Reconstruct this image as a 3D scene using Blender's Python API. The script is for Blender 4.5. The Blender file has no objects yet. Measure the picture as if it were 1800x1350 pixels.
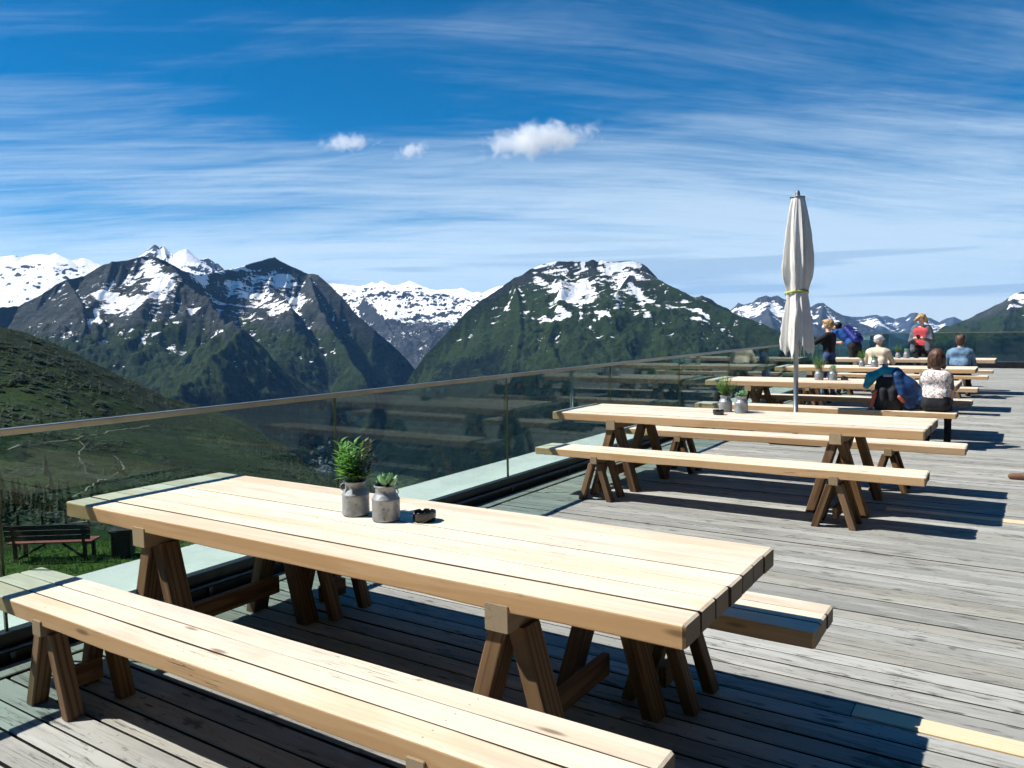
import bpy, bmesh, math, random
import numpy as np
from mathutils import Vector, Matrix, Quaternion

R = math.radians
random.seed(7)
rng = np.random.default_rng(7)
S = bpy.context.scene
C = S.collection

# ------------------------------------------------------------------ camera
CAM_F, CAM_YAW, CAM_PITCH, CAM_ROLL, CAM_H = 1390.0, -0.5794, -0.0726, -0.0173, 1.55


def cam_basis():
    f = np.array([math.sin(CAM_YAW) * math.cos(CAM_PITCH), math.cos(CAM_YAW) * math.cos(CAM_PITCH), math.sin(CAM_PITCH)])
    r0 = np.array([math.cos(CAM_YAW), -math.sin(CAM_YAW), 0.0])
    u0 = np.cross(r0, f)
    r = r0 * math.cos(CAM_ROLL) + u0 * math.sin(CAM_ROLL)
    u = -r0 * math.sin(CAM_ROLL) + u0 * math.cos(CAM_ROLL)
    return r, u, f


CR, CU, CF = cam_basis()
camd = bpy.data.cameras.new('camera')
cam = bpy.data.objects.new('camera', camd)
C.objects.link(cam)
camd.sensor_width = 36.0
camd.lens = CAM_F / 1800.0 * 36.0
camd.clip_start = 0.05
camd.clip_end = 200000.0
M4 = Matrix.Identity(4)
for i in range(3):
    M4[i][0] = CR[i]; M4[i][1] = CU[i]; M4[i][2] = -CF[i]
M4[0][3], M4[1][3], M4[2][3] = 0.0, 0.0, CAM_H
cam.matrix_world = M4
S.camera = cam

# ------------------------------------------------------------------ light
SUN = np.array([-0.70, -0.38, 1.0]); SUN /= np.linalg.norm(SUN)
SUN_EL = math.asin(SUN[2]); SUN_ROT = math.atan2(SUN[0], SUN[1])
sund = bpy.data.lights.new('sun', 'SUN')
sund.energy = 5.0
sund.angle = R(0.5)
sund.color = (1.0, 0.955, 0.88)
suno = bpy.data.objects.new('sun', sund)
suno.rotation_mode = 'QUATERNION'
suno.rotation_quaternion = Vector(SUN).to_track_quat('Z', 'Y')
suno.location = (-20, -12, 30)
C.objects.link(suno)

S.view_settings.view_transform = 'Standard'
S.view_settings.look = 'None'
S.view_settings.gamma = 1.0
S.view_settings.exposure = 0.62
S.view_settings.use_curve_mapping = False
S.render.engine = 'CYCLES'
S.cycles.use_denoising = True
S.cycles.max_bounces = 6
S.cycles.diffuse_bounces = 2
S.cycles.glossy_bounces = 2
S.cycles.use_adaptive_sampling = True
S.cycles.adaptive_threshold = 0.035
S.cycles.adaptive_min_samples = 12
S.cycles.transparent_max_bounces = 10
S.cycles.volume_bounces = 4
S.cycles.volume_max_steps = 256


# ------------------------------------------------------------------ node helper
class NT:
    def __init__(s, tree):
        s.t = tree; s.n = tree.nodes; s.l = tree.links
        s.n.clear()

    def __call__(s, typ, ins=None, **kw):
        nd = s.n.new(typ)
        for k, v in kw.items():
            setattr(nd, k, v)
        for k, v in (ins or {}).items():
            s.set(nd, k, v)
        return nd

    def set(s, nd, k, v):
        sock = nd.inputs[k]
        if isinstance(v, bpy.types.NodeSocket):
            s.l.new(v, sock)
        elif isinstance(v, bpy.types.Node):
            s.l.new(v.outputs[0], sock)
        else:
            if isinstance(v, (tuple, list)) and len(v) == 3 and sock.type == 'RGBA':
                v = (*v, 1.0)
            sock.default_value = v

    def math(s, op, a, b=None, c=None, clamp=False):
        nd = s.n.new('ShaderNodeMath'); nd.operation = op; nd.use_clamp = clamp
        s.set(nd, 0, a)
        if b is not None: s.set(nd, 1, b)
        if c is not None: s.set(nd, 2, c)
        return nd.outputs[0]

    def vmath(s, op, a, b=None):
        nd = s.n.new('ShaderNodeVectorMath'); nd.operation = op
        s.set(nd, 0, a)
        if b is not None: s.set(nd, 1, b)
        return nd.outputs[0]

    def mix(s, fac, a, b, mode='MIX'):
        nd = s.n.new('ShaderNodeMix'); nd.data_type = 'RGBA'; nd.blend_type = mode
        nd.clamp_factor = True
        s.set(nd, 0, fac); s.set(nd, 6, a); s.set(nd, 7, b)
        return nd.outputs[2]

    def step(s, v, lo, hi, a=0.0, b=1.0, smooth=True):
        nd = s.n.new('ShaderNodeMapRange')
        nd.interpolation_type = 'SMOOTHSTEP' if smooth else 'LINEAR'
        s.set(nd, 0, v); s.set(nd, 1, lo); s.set(nd, 2, hi); s.set(nd, 3, a); s.set(nd, 4, b)
        return nd.outputs[0]

    def noise(s, vec, scale, detail=4.0, rough=0.55, dist=0.0):
        nd = s('ShaderNodeTexNoise', {'Vector': vec, 'Scale': scale, 'Detail': detail, 'Roughness': rough, 'Distortion': dist})
        return nd.outputs[0]

    def mapping(s, vec, loc=(0, 0, 0), rot=(0, 0, 0), scale=(1, 1, 1)):
        return s('ShaderNodeMapping', {'Vector': vec, 'Location': loc, 'Rotation': rot, 'Scale': scale}).outputs[0]

    def bump(s, h, strength=0.3, dist=0.01, normal=None):
        ins = {'Height': h, 'Strength': strength, 'Distance': dist}
        if normal is not None: ins['Normal'] = normal
        return s('ShaderNodeBump', ins).outputs[0]

    def out(s, surf, vol=None):
        o = s.n.new('ShaderNodeOutputMaterial')
        if surf is not None: s.set(o, 'Surface', surf)
        if vol is not None: s.set(o, 'Volume', vol)

    def pbsdf(s, color, rough=0.6, metal=0.0, normal=None, spec=0.4, **kw):
        ins = {'Base Color': color, 'Roughness': rough, 'Metallic': metal, 'Specular IOR Level': spec}
        if normal is not None: ins['Normal'] = normal
        ins.update(kw)
        return s('ShaderNodeBsdfPrincipled', ins).outputs[0]


MATS = {}


def newmat(name):
    m = bpy.data.materials.new(name); m.use_nodes = True
    MATS[name] = m
    return m, NT(m.node_tree)


# ------------------------------------------------------------------ world: sky with high cirrus
W = bpy.data.worlds.new('World'); S.world = W; W.use_nodes = True
n = NT(W.node_tree)
sky = n('ShaderNodeTexSky', sky_type='NISHITA', sun_disc=False, sun_elevation=SUN_EL, sun_rotation=SUN_ROT,
        altitude=2450.0, air_density=1.0, dust_density=0.25, ozone_density=2.2)
tc = n('ShaderNodeTexCoord')
dirv = tc.outputs['Generated']
skycol = n('ShaderNodeHueSaturation', {'Color': sky, 'Saturation': 1.75, 'Value': 1.4, 'Hue': 0.497}).outputs[0]
sep = n('ShaderNodeSeparateXYZ', {0: dirv})
dz = n.math('MAXIMUM', sep.outputs[2], 0.0)
den = n.math('ADD', dz, 0.16)
px = n.math('DIVIDE', sep.outputs[0], den)
py = n.math('DIVIDE', sep.outputs[1], den)
pl = n('ShaderNodeCombineXYZ', {0: px, 1: py, 2: 0.0}).outputs[0]


# a high sheet of cirrus, drawn out by the wind in two slightly different directions
prot = n.mapping(pl, rot=(0, 0, -0.60))
wob = n.noise(n.mapping(prot, scale=(0.5, 0.9, 1)), 1.0, 2, 0.5)
wob = n.math('MULTIPLY', n.math('SUBTRACT', wob, 0.5), 2.2)
prw = n.vmath('ADD', prot, n('ShaderNodeCombineXYZ', {0: n.math('MULTIPLY', wob, 0.3), 1: n.math('MULTIPLY', wob, 0.22), 2: 0.0}).outputs[0])
c1 = n.noise(n.mapping(prw, scale=(0.46, 1.9, 1)), 1.3, 6, 0.66, 0.35)
c2 = n.noise(n.mapping(n.mapping(prw, rot=(0, 0, -0.16)), loc=(3.1, 7.7, 0), scale=(0.42, 7.0, 1)), 1.2, 5, 0.72, 0.5)
big = n.noise(n.mapping(prot, loc=(1.3, 2.2, 0), scale=(0.30, 0.50, 1)), 1.0, 2, 0.5)
cov = n.math('ADD', n.math('MULTIPLY', c1, 0.70), n.math('MULTIPLY', c2, 0.30))
cov = n.math('ADD', cov, n.math('MULTIPLY', n.math('SUBTRACT', big, 0.5), 0.60))
cov = n.math('ADD', cov, n.step(dz, 0.0, 0.30, 0.40, 0.0))
cov = n.math('SUBTRACT', cov, n.step(dz, 0.12, 0.80, 0.0, 0.50))
mask = n.step(cov, 0.42, 0.88, 0.0, 0.80)
veil = n.mix(n.step(dz, 0.0, 0.30), (11.5, 13.6, 15.2), (7.4, 9.8, 12.2))
cirrus = n.mix(mask, skycol, veil)
# thin grey-blue lenticular bands seen edge-on low in the sky
m4 = n.mapping(dirv, loc=(0.0, 0.0, 0.4), rot=(0, 0, 0.58), scale=(1.6, 1.6, 34))
c4 = n.noise(m4, 1.6, 2, 0.45, 0.2)
band = n.math('MULTIPLY', n.step(c4, 0.56, 0.66), n.math('MULTIPLY', n.step(dz, 0.010, 0.03), n.step(dz, 0.085, 0.14, 1.0, 0.0)))
cirrus = n.mix(n.math('MULTIPLY', band, 0.55), cirrus, (4.8, 7.2, 9.8))
bg = n('ShaderNodeBackground', {'Color': cirrus, 'Strength': 0.05})
W.cycles.sampling_method = 'MANUAL'; W.cycles.sample_map_resolution = 512
wo = n.n.new('ShaderNodeOutputWorld'); n.l.new(bg.outputs[0], wo.inputs[0])


# ------------------------------------------------------------------ object helpers
def tag(o, label=None, cat=None, group=None, kind=None):
    if label: o['label'] = label
    if cat: o['category'] = cat
    if group: o['group'] = group
    if kind: o['kind'] = kind
    return o


def obj(name, me, mat=None, parent=None, loc=None, rot=None):
    o = bpy.data.objects.new(name, me)
    C.objects.link(o)
    if mat is not None and me is not None:
        ms = mat if isinstance(mat, (list, tuple)) else [mat]
        if len(me.materials) == 0:
            for m in ms: me.materials.append(MATS[m] if isinstance(m, str) else m)
    if parent is not None: o.parent = parent
    if loc is not None: o.location = loc
    if rot is not None: o.rotation_euler = rot
    return o


def empty(name, loc=(0, 0, 0), rz=0.0):
    o = bpy.data.objects.new(name, None)
    C.objects.link(o); o.location = loc; o.rotation_euler = (0, 0, rz)
    o.empty_display_size = 0.1
    return o


def copy_tree(o, parent=None):
    c = o.copy(); C.objects.link(c)
    c.parent = parent
    for ch in list(o.children):
        copy_tree(ch, c)
    return c


def mesh_np(name, v, f, smooth=False):
    me = bpy.data.meshes.new(name)
    v = np.asarray(v, dtype=np.float32); f = np.asarray(f, dtype=np.int32)
    k = f.shape[1]
    me.vertices.add(len(v)); me.vertices.foreach_set('co', v.ravel())
    me.loops.add(f.size); me.loops.foreach_set('vertex_index', f.ravel())
    me.polygons.add(len(f))
    me.polygons.foreach_set('loop_start', np.arange(len(f), dtype=np.int32) * k)
    me.polygons.foreach_set('loop_total', np.full(len(f), k, dtype=np.int32))
    if smooth: me.polygons.foreach_set('use_smooth', np.ones(len(f), dtype=bool))
    me.update(calc_edges=True)
    return me


class MB:
    """collects shapes into one mesh"""
    def __init__(s):
        s.v = []; s.f = []; s.mi = []; s.sm = []

    def add(s, vs, fs, mi=0, smooth=False):
        b = len(s.v)
        s.v += [tuple(q) for q in vs]
        for q in fs:
            s.f.append(tuple(b + i for i in q)); s.mi.append(mi); s.sm.append(smooth)

    def box(s, lo, hi, mi=0, bev=0.0, mat=None):
        bm = bmesh.new()
        bmesh.ops.create_cube(bm, size=1.0)
        for q in bm.verts:
            q.co = Vector([(lo[i] + hi[i]) / 2 + q.co[i] * (hi[i] - lo[i]) for i in range(3)])
        if bev > 0:
            bmesh.ops.bevel(bm, geom=list(bm.edges), offset=bev, segments=1, affect='EDGES', profile=0.7)
        if mat is not None: bm.transform(mat)
        bm.verts.index_update()
        s.add([q.co for q in bm.verts], [[q.index for q in p.verts] for p in bm.faces], mi)
        bm.free()

    def tube(s, pts, rad, seg=8, mi=0, caps=True, smooth=True):
        pts = [Vector(q) for q in pts]; n_ = len(pts)
        rads = rad if isinstance(rad, (list, tuple)) else [rad] * n_
        vs = []; up = Vector((0, 0, 1))
        for i, q in enumerate(pts):
            d = (pts[min(i + 1, n_ - 1)] - pts[max(i - 1, 0)]).normalized()
            a = d.cross(up)
            if a.length < 1e-3: a = d.cross(Vector((1, 0, 0)))
            a.normalize(); b = d.cross(a)
            for k in range(seg):
                t = 2 * math.pi * k / seg
                vs.append(q + (a * math.cos(t) + b * math.sin(t)) * rads[i])
        fs = []
        for i in range(n_ - 1):
            for k in range(seg):
                k2 = (k + 1) % seg
                fs.append((i * seg + k, i * seg + k2, (i + 1) * seg + k2, (i + 1) * seg + k))
        s.add(vs, fs, mi, smooth)
        if caps:
            b = len(s.v) - len(vs)
            s.f.append(tuple(b + k for k in range(seg))); s.mi.append(mi); s.sm.append(False)
            s.f.append(tuple(b + (n_ - 1) * seg + k for k in reversed(range(seg)))); s.mi.append(mi); s.sm.append(False)

    def lathe(s, prof, seg=28, mi=0, smooth=True, fn=None):
        vs = []
        for (r, z) in prof:
            for k in range(seg):
                t = 2 * math.pi * k / seg
                q = (r * math.cos(t), r * math.sin(t), z)
                vs.append(fn(q, t) if fn else q)
        fs = []
        for i in range(len(prof) - 1):
            for k in range(seg):
                k2 = (k + 1) % seg
                fs.append((i * seg + k, i * seg + k2, (i + 1) * seg + k2, (i + 1) * seg + k))
        s.add(vs, fs, mi, smooth)

    def mesh(s, name):
        me = bpy.data.meshes.new(name)
        me.from_pydata(s.v, [], s.f)
        me.polygons.foreach_set('material_index', s.mi)
        me.polygons.foreach_set('use_smooth', s.sm)
        me.update()
        return me

    def build(s, name, mat, parent=None, loc=None, rot=None):
        return obj(name, s.mesh(name), mat, parent, loc, rot)


# pixel -> ray of the photograph, used only to place things at their measured distances
def ray(u, v):
    u = np.asarray(u, float); v = np.asarray(v, float)
    d = CF + np.multiply.outer((u - 900) / CAM_F, CR) - np.multiply.outer((v - 675) / CAM_F, CU)
    return d


def at_dist(u, v, dist):
    d = ray(u, v)
    h = np.hypot(d[..., 0], d[..., 1])
    p = d * (np.asarray(dist) / h)[..., None]
    p[..., 2] += CAM_H
    return p


def at_y(u, v, Y):
    d = ray(u, v); p = d * (Y / d[1]); return np.array([p[0], p[1], p[2] + CAM_H])


def at_z(u, v, z):
    d = ray(u, v); p = d * ((z - CAM_H) / d[2]); return np.array([p[0], p[1], z])


# ------------------------------------------------------------------ numpy noise
_perm = np.random.default_rng(3).permutation(512).astype(np.int64)
_perm = np.concatenate([_perm, _perm])
_ang = np.random.default_rng(4).random(512) * 2 * np.pi
_gx, _gy = np.cos(_ang), np.sin(_ang)


def pnoise(x, y):
    xi = np.floor(x).astype(np.int64); yi = np.floor(y).astype(np.int64)
    xf = x - xi; yf = y - yi
    u = xf * xf * xf * (xf * (xf * 6 - 15) + 10); w = yf * yf * yf * (yf * (yf * 6 - 15) + 10)

    def g(ix, iy, dx, dy):
        h = _perm[(_perm[ix & 511] + iy) & 511]
        return _gx[h] * dx + _gy[h] * dy
    a = g(xi, yi, xf, yf); b = g(xi + 1, yi, xf - 1, yf)
    c = g(xi, yi + 1, xf, yf - 1); d = g(xi + 1, yi + 1, xf - 1, yf - 1)
    return (a + u * (b - a) + w * ((c + u * (d - c)) - (a + u * (b - a)))) * 1.5


def fbm(x, y, o=5, gain=0.5, lac=2.03):
    s = 0.0; a = 1.0; t = 0.0
    for i in range(o):
        s = s + a * pnoise(x + 17.3 * i, y - 9.1 * i); t += a; a *= gain; x = x * lac; y = y * lac
    return s / t


def ridged(x, y, o=4, gain=0.5):
    s = 0.0; a = 1.0; t = 0.0
    for i in range(o):
        s = s + a * (1 - np.abs(pnoise(x + 7.7 * i, y + 3.3 * i)) * 1.6); t += a; a *= gain; x = x * 2.05; y = y * 2.05
    return s / t


def sstep(x, a, b):
    t = np.clip((x - a) / (b - a), 0, 1); return t * t * (3 - 2 * t)


# ================================================================== materials
def wood_mat(name, top, side, dark, grain=1.0, rough=0.62, rand_v=0.10, crack=1.0, endc=None):
    """planed timber, grain along local X; weathered (paler) on its upper face"""
    m, n = newmat(name)
    tc = n('ShaderNodeTexCoord'); oi = n('ShaderNodeObjectInfo')
    rnd = oi.outputs['Random']
    off = n('ShaderNodeCombineXYZ', {0: n.math('MULTIPLY', rnd, 37.0), 1: n.math('MULTIPLY', rnd, 11.0), 2: n.math('MULTIPLY', rnd, 5.0)}).outputs[0]
    p = n.vmath('ADD', tc.outputs['Object'], off)
    fine = n.noise(n.mapping(p, scale=(1.6, 46, 46)), 1.0, 6, 0.65, 0.3)
    broad = n.noise(n.mapping(p, scale=(0.9, 7, 7)), 1.0, 4, 0.55, 0.6)
    wv = n('ShaderNodeTexWave', {'Vector': n.mapping(p, scale=(0.35, 5.2, 6.5)), 'Scale': 2.2, 'Distortion': 7.0, 'Detail': 3.0, 'Detail Scale': 0.9}, wave_type='BANDS', bands_direction='Y').outputs[1]
    ringl = n.step(wv, 0.62, 0.98)
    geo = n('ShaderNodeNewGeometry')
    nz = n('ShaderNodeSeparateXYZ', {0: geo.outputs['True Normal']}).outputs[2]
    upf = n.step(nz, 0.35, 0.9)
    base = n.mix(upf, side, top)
    base = n.mix(n.math('MULTIPLY', n.step(broad, 0.40, 0.68), 0.42 * grain), base, dark)
    base = n.mix(n.math('MULTIPLY', n.step(fine, 0.50, 0.70), n.step(upf, 0.0, 1.0, 0.60 * grain, 0.24 * grain)), base, dark)
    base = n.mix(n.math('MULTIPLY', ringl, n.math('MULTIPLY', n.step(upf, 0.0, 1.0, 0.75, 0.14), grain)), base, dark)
    if endc is not None:
        nl = n('ShaderNodeVectorTransform', {0: geo.outputs['True Normal']}, vector_type='NORMAL', convert_from='WORLD', convert_to='OBJECT').outputs[0]
        ex = n.step(n.math('ABSOLUTE', n('ShaderNodeSeparateXYZ', {0: nl}).outputs[0]), 0.75, 0.92)
        rg_ = n('ShaderNodeTexWave', {'Vector': n.mapping(p, loc=(0, 0.3, 0.17), scale=(0.2, 1, 1)), 'Scale': 55.0, 'Distortion': 2.5, 'Detail': 2.0}, wave_type='RINGS', rings_direction='X').outputs[1]
        base = n.mix(ex, base, n.mix(n.math('MULTIPLY', rg_, 0.6), endc, tuple(c * 0.55 for c in endc)))
    # knots
    vo = n('ShaderNodeTexVoronoi', {'Vector': n.mapping(p, scale=(1.5, 6.5, 6.5)), 'Scale': 1.0, 'Randomness': 1.0}, feature='F1')
    kn = n.step(vo.outputs[0], 0.030, 0.10, 1.0, 0.0)
    base = n.mix(n.math('MULTIPLY', kn, 0.8), base, tuple(c * 0.35 for c in dark))
    # drying cracks
    ck = n.noise(n.mapping(p, loc=(3, 1, 2), scale=(1.1, 38, 30)), 1.0, 3, 0.5, 0.15)
    cl = n.step(n.math('ABSOLUTE', n.math('SUBTRACT', ck, 0.5)), 0.0, 0.008, 1.0, 0.0)
    cgate = n.step(n.noise(n.mapping(p, loc=(9, 4, 1), scale=(1.4, 5, 5)), 1.0, 2), 0.56, 0.66)
    cl = n.math('MULTIPLY', n.math('MULTIPLY', cl, cgate), 0.8 * crack)
    base = n.mix(cl, base, tuple(c * 0.16 for c in dark))
    wz_ = n.noise(n.mapping(p, loc=(5, 2, 7), scale=(0.8, 3.0, 3.0)), 1.3, 4, 0.6, 0.4)
    base = n.mix(n.math('MULTIPLY', n.step(wz_, 0.50, 0.72), n.math('MULTIPLY', upf, 0.38)), base, tuple(0.62 * (0.35 * c + 0.65 * (sum(top) / 3)) for c in top))
    # lines of grime and water marks
    st = n.noise(n.mapping(p, loc=(2, 8, 3), scale=(1.1, 4.0, 4.0)), 2.2, 5, 0.6)
    base = n.mix(n.math('MULTIPLY', n.step(st, 0.55, 0.75), 0.22), base, tuple(c * 0.55 for c in dark))
    if name == 'larch':
        ox = n('ShaderNodeSeparateXYZ', {0: tc.outputs['Object']})
        sx_ = n.math('SUBTRACT', n.math('ABSOLUTE', ox.outputs[0]), 0.99)
        sy_ = n.math('SUBTRACT', n.math('ABSOLUTE', ox.outputs[1]), 0.022)
        sr_ = n.math('SQRT', n.math('ADD', n.math('POWER', sx_, 2.0), n.math('POWER', sy_, 2.0)))
        base = n.mix(n.math('MULTIPLY', n.step(sr_, 0.0025, 0.0042, 0.6, 0.0), upf), base, (0.02, 0.016, 0.012))
    v = n.math('ADD', 1.0 - rand_v, n.math('MULTIPLY', rnd, 2 * rand_v))
    hs = n('ShaderNodeHueSaturation', {'Color': base, 'Value': v, 'Saturation': n.math('ADD', 0.9, n.math('MULTIPLY', n.math('FRACT', n.math('MULTIPLY', rnd, 13.7)), 0.25))})
    hgt = n.math('ADD', n.math('MULTIPLY', fine, 0.6), n.math('MULTIPLY', cl, -1.5))
    nm = n.bump(hgt, 0.35, 0.004)
    n.out(n.pbsdf(hs.outputs[0], rough, 0, nm, 0.3))
    return m


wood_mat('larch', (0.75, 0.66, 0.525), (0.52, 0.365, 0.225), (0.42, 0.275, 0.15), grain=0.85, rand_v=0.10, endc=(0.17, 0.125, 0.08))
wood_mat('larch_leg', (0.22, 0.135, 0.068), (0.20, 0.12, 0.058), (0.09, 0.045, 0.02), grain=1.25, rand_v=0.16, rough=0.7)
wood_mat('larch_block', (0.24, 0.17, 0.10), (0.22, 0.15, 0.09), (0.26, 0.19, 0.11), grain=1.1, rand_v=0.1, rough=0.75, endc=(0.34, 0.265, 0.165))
wood_mat('new_plank_wood', (0.66, 0.55, 0.39), (0.6, 0.45, 0.25), (0.5, 0.33, 0.16), grain=0.7, rand_v=0.02)
wood_mat('bench_red', (0.30, 0.10, 0.075), (0.26, 0.085, 0.06), (0.12, 0.04, 0.03), grain=1.0)
wood_mat('bench_dark', (0.045, 0.032, 0.022), (0.04, 0.028, 0.02), (0.015, 0.01, 0.008), grain=1.0)


def deck_mat():
    m, n = newmat('deck_wood')
    tc = n('ShaderNodeTexCoord'); at = n('ShaderNodeAttribute', attribute_name='rnd'); oi = n('ShaderNodeObjectInfo')
    rnd = n.math('FRACT', n.math('ADD', at.outputs['Fac'], oi.outputs['Random']))
    geo = n('ShaderNodeNewGeometry')
    off = n('ShaderNodeCombineXYZ', {0: n.math('MULTIPLY', rnd, 53.0), 1: n.math('MULTIPLY', rnd, 19.0), 2: 0.0}).outputs[0]
    p = n.vmath('ADD', geo.outputs['Position'], off)
    fine = n.noise(n.mapping(p, scale=(2.2, 60, 20)), 1.0, 6, 0.7, 0.35)
    broad = n.noise(n.mapping(p, scale=(0.8, 5, 5)), 1.0, 5, 0.6, 0.8)
    base = n.mix(n.step(rnd, 0.0, 1.0, smooth=False), (0.26, 0.265, 0.245), (0.41, 0.415, 0.39))
    base = n.mix(n.math('MULTIPLY', n.step(n.math('FRACT', n.math('MULTIPLY', rnd, 7.3)), 0.55, 1.0), 0.5), base, (0.28, 0.265, 0.21))
    base = n.mix(n.math('MULTIPLY', n.step(broad, 0.42, 0.70), 0.62), base, (0.18, 0.18, 0.168))
    base = n.mix(n.math('MULTIPLY', n.step(fine, 0.50, 0.70), 0.5), base, (0.10, 0.09, 0.08))
    dirt = n.noise(n.mapping(p, loc=(4, 4, 0), scale=(1.6, 7.0, 3)), 2.0, 5, 0.65, 0.6)
    base = n.mix(n.math('MULTIPLY', n.step(dirt, 0.57, 0.68), 0.75), base, (0.06, 0.056, 0.052))
    dash = n.noise(n.mapping(p, loc=(14, 2, 0), scale=(5.0, 34, 3)), 1.0, 4, 0.6, 0.5)
    base = n.mix(n.math('MULTIPLY', n.step(dash, 0.60, 0.68), 0.7), base, (0.045, 0.042, 0.038))
    pal_ = n.noise(n.mapping(p, loc=(24, 5, 0), scale=(1.5, 16, 3)), 1.0, 4, 0.6, 0.5)
    base = n.mix(n.math('MULTIPLY', n.step(pal_, 0.56, 0.70), 0.5), base, (0.46, 0.45, 0.42))
    wide = n.noise(geo.outputs['Position'], 0.6, 3, 0.5)
    base = n.mix(n.math('MULTIPLY', n.step(wide, 0.42, 0.7), 0.35), base, (0.24, 0.245, 0.225))
    vo = n('ShaderNodeTexVoronoi', {'Vector': n.mapping(p, scale=(2.6, 13, 3)), 'Scale': 1.0}, feature='F1')
    kn = n.step(vo.outputs[0], 0.05, 0.12, 1.0, 0.0)
    base = n.mix(n.math('MULTIPLY', kn, 0.85), base, (0.06, 0.05, 0.045))
    ck = n.noise(n.mapping(p, loc=(3, 1, 2), scale=(1.3, 55, 3)), 1.0, 2, 0.5, 0.1)
    cl = n.step(n.math('ABSOLUTE', n.math('SUBTRACT', ck, 0.5)), 0.0, 0.012, 1.0, 0.0)
    gate = n.step(n.noise(n.mapping(p, loc=(7, 1, 2), scale=(1.3, 9, 3)), 1.0, 2), 0.5, 0.62)
    cl = n.math('MULTIPLY', n.math('MULTIPLY', cl, gate), 0.85)
    base = n.mix(cl, base, (0.04, 0.036, 0.03))
    ox = n('ShaderNodeSeparateXYZ', {0: tc.outputs['Object']})
    fx_ = n.math('ABSOLUTE', n.math('MULTIPLY', n.math('SUBTRACT', n.math('FRACT', n.math('DIVIDE', ox.outputs[0], 0.62)), 0.5), 0.62))
    fy_ = n.math('ABSOLUTE', n.math('SUBTRACT', n.math('ABSOLUTE', ox.outputs[1]), 0.032))
    rad_ = n.math('SQRT', n.math('ADD', n.math('POWER', fx_, 2.0), n.math('POWER', fy_, 2.0)))
    base = n.mix(n.step(rad_, 0.003, 0.006, 0.55, 0.0), base, (0.03, 0.03, 0.03))
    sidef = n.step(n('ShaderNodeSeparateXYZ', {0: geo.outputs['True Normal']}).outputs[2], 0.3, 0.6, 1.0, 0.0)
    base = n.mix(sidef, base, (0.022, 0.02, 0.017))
    nm = n.bump(n.math('SUBTRACT', fine, n.math('MULTIPLY', cl, 1.5)), 0.5, 0.005)
    n.out(n.pbsdf(base, 0.75, 0, nm, 0.25))


deck_mat()


def simple(name, col, rough=0.6, metal=0.0, var=0.15, vscale=8.0, bump=0.0, bscale=60.0, spec=0.4, col2=None):
    m, n = newmat(name)
    tc = n('ShaderNodeTexCoord')
    nz = n.noise(tc.outputs['Object'], vscale, 5, 0.6)
    c2 = col2 or tuple(c * (1 - var * 2.2) for c in col)
    base = n.mix(n.step(nz, 0.35, 0.7), col, c2)
    nm = None
    if bump: nm = n.bump(n.noise(tc.outputs['Object'], bscale, 4, 0.6), bump, 0.004)
    n.out(n.pbsdf(base, rough, metal, nm, spec))
    return m


simple('steel_rail', (0.40, 0.36, 0.28), 0.38, 1.0, 0.10, 3.0)
simple('dark_profile', (0.035, 0.038, 0.042), 0.45, 0.3, 0.2, 5.0)
simple('tube_metal', (0.10, 0.12, 0.15), 0.35, 0.9, 0.1, 4.0)
simple('deck_under', (0.012, 0.011, 0.010), 0.9)
simple('joint_seal', (0.10, 0.095, 0.05), 0.5, 0.4, 0.1)
simple('concrete', (0.42, 0.41, 0.39), 0.85, 0, 0.15, 2.0, 0.3, 30)
simple('pole_metal', (0.42, 0.44, 0.46), 0.38, 0.85, 0.06, 6.0)
simple('cap_metal', (0.20, 0.22, 0.24), 0.45, 0.5, 0.06, 6.0)
simple('strap_yellow', (0.50, 0.52, 0.10), 0.6, 0, 0.1)
simple('ashtray_glaze', (0.008, 0.008, 0.009), 0.12, 0, 0.05, 9.0, spec=0.6)
simple('soil', (0.045, 0.03, 0.02), 0.95, 0, 0.25, 60.0, 0.8, 120)
simple('bin_dark', (0.022, 0.018, 0.015), 0.6, 0, 0.2)
simple('wire', (0.35, 0.36, 0.33), 0.5, 0.5)
simple('groove_dark', (0.06, 0.035, 0.018), 0.9, 0, 0.2, 9.0)  # darker brown for plank faces that look into the gaps
simple('window_dark', (0.01, 0.012, 0.014), 0.08, 0, 0.1, 3.0, spec=0.6)
simple('dark_timber', (0.035, 0.026, 0.018), 0.8, 0, 0.25, 3.0, 0.4, 14)
simple('trail', (0.26, 0.23, 0.165), 0.95, 0, 0.15, 0.05)
simple('house_wall', (0.42, 0.41, 0.38), 0.9, 0, 0.05)
simple('house_roof', (0.22, 0.19, 0.17), 0.9, 0, 0.1)
simple('skin', (0.62, 0.36, 0.26), 0.5, 0, 0.06, 9)
simple('skin_pale', (0.70, 0.43, 0.33), 0.5, 0, 0.06, 9)
simple('black_cloth', (0.010, 0.011, 0.013), 0.85, 0, 0.2, 12, 0.4, 40)
simple('dark_cloth', (0.016, 0.017, 0.022), 0.85, 0, 0.2, 12, 0.4, 40)
simple('jeans', (0.045, 0.085, 0.20), 0.85, 0, 0.2, 14, 0.4, 90)
simple('jeans_light', (0.16, 0.26, 0.45), 0.85, 0, 0.2, 14, 0.4, 90)
simple('blue_shirt', (0.010, 0.075, 0.30), 0.8, 0, 0.15, 9, 0.5, 22)
simple('blue_pack', (0.008, 0.022, 0.20), 0.6, 0, 0.2, 9, 0.5, 22)
simple('pack_trim', (0.012, 0.016, 0.05), 0.6)
simple('pack_grey', (0.40, 0.44, 0.48), 0.6)
simple('beige_jacket', (0.72, 0.60, 0.45), 0.8, 0, 0.10, 8, 0.6, 16)
simple('white_cap', (0.80, 0.78, 0.74), 0.8, 0, 0.06, 12)
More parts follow.
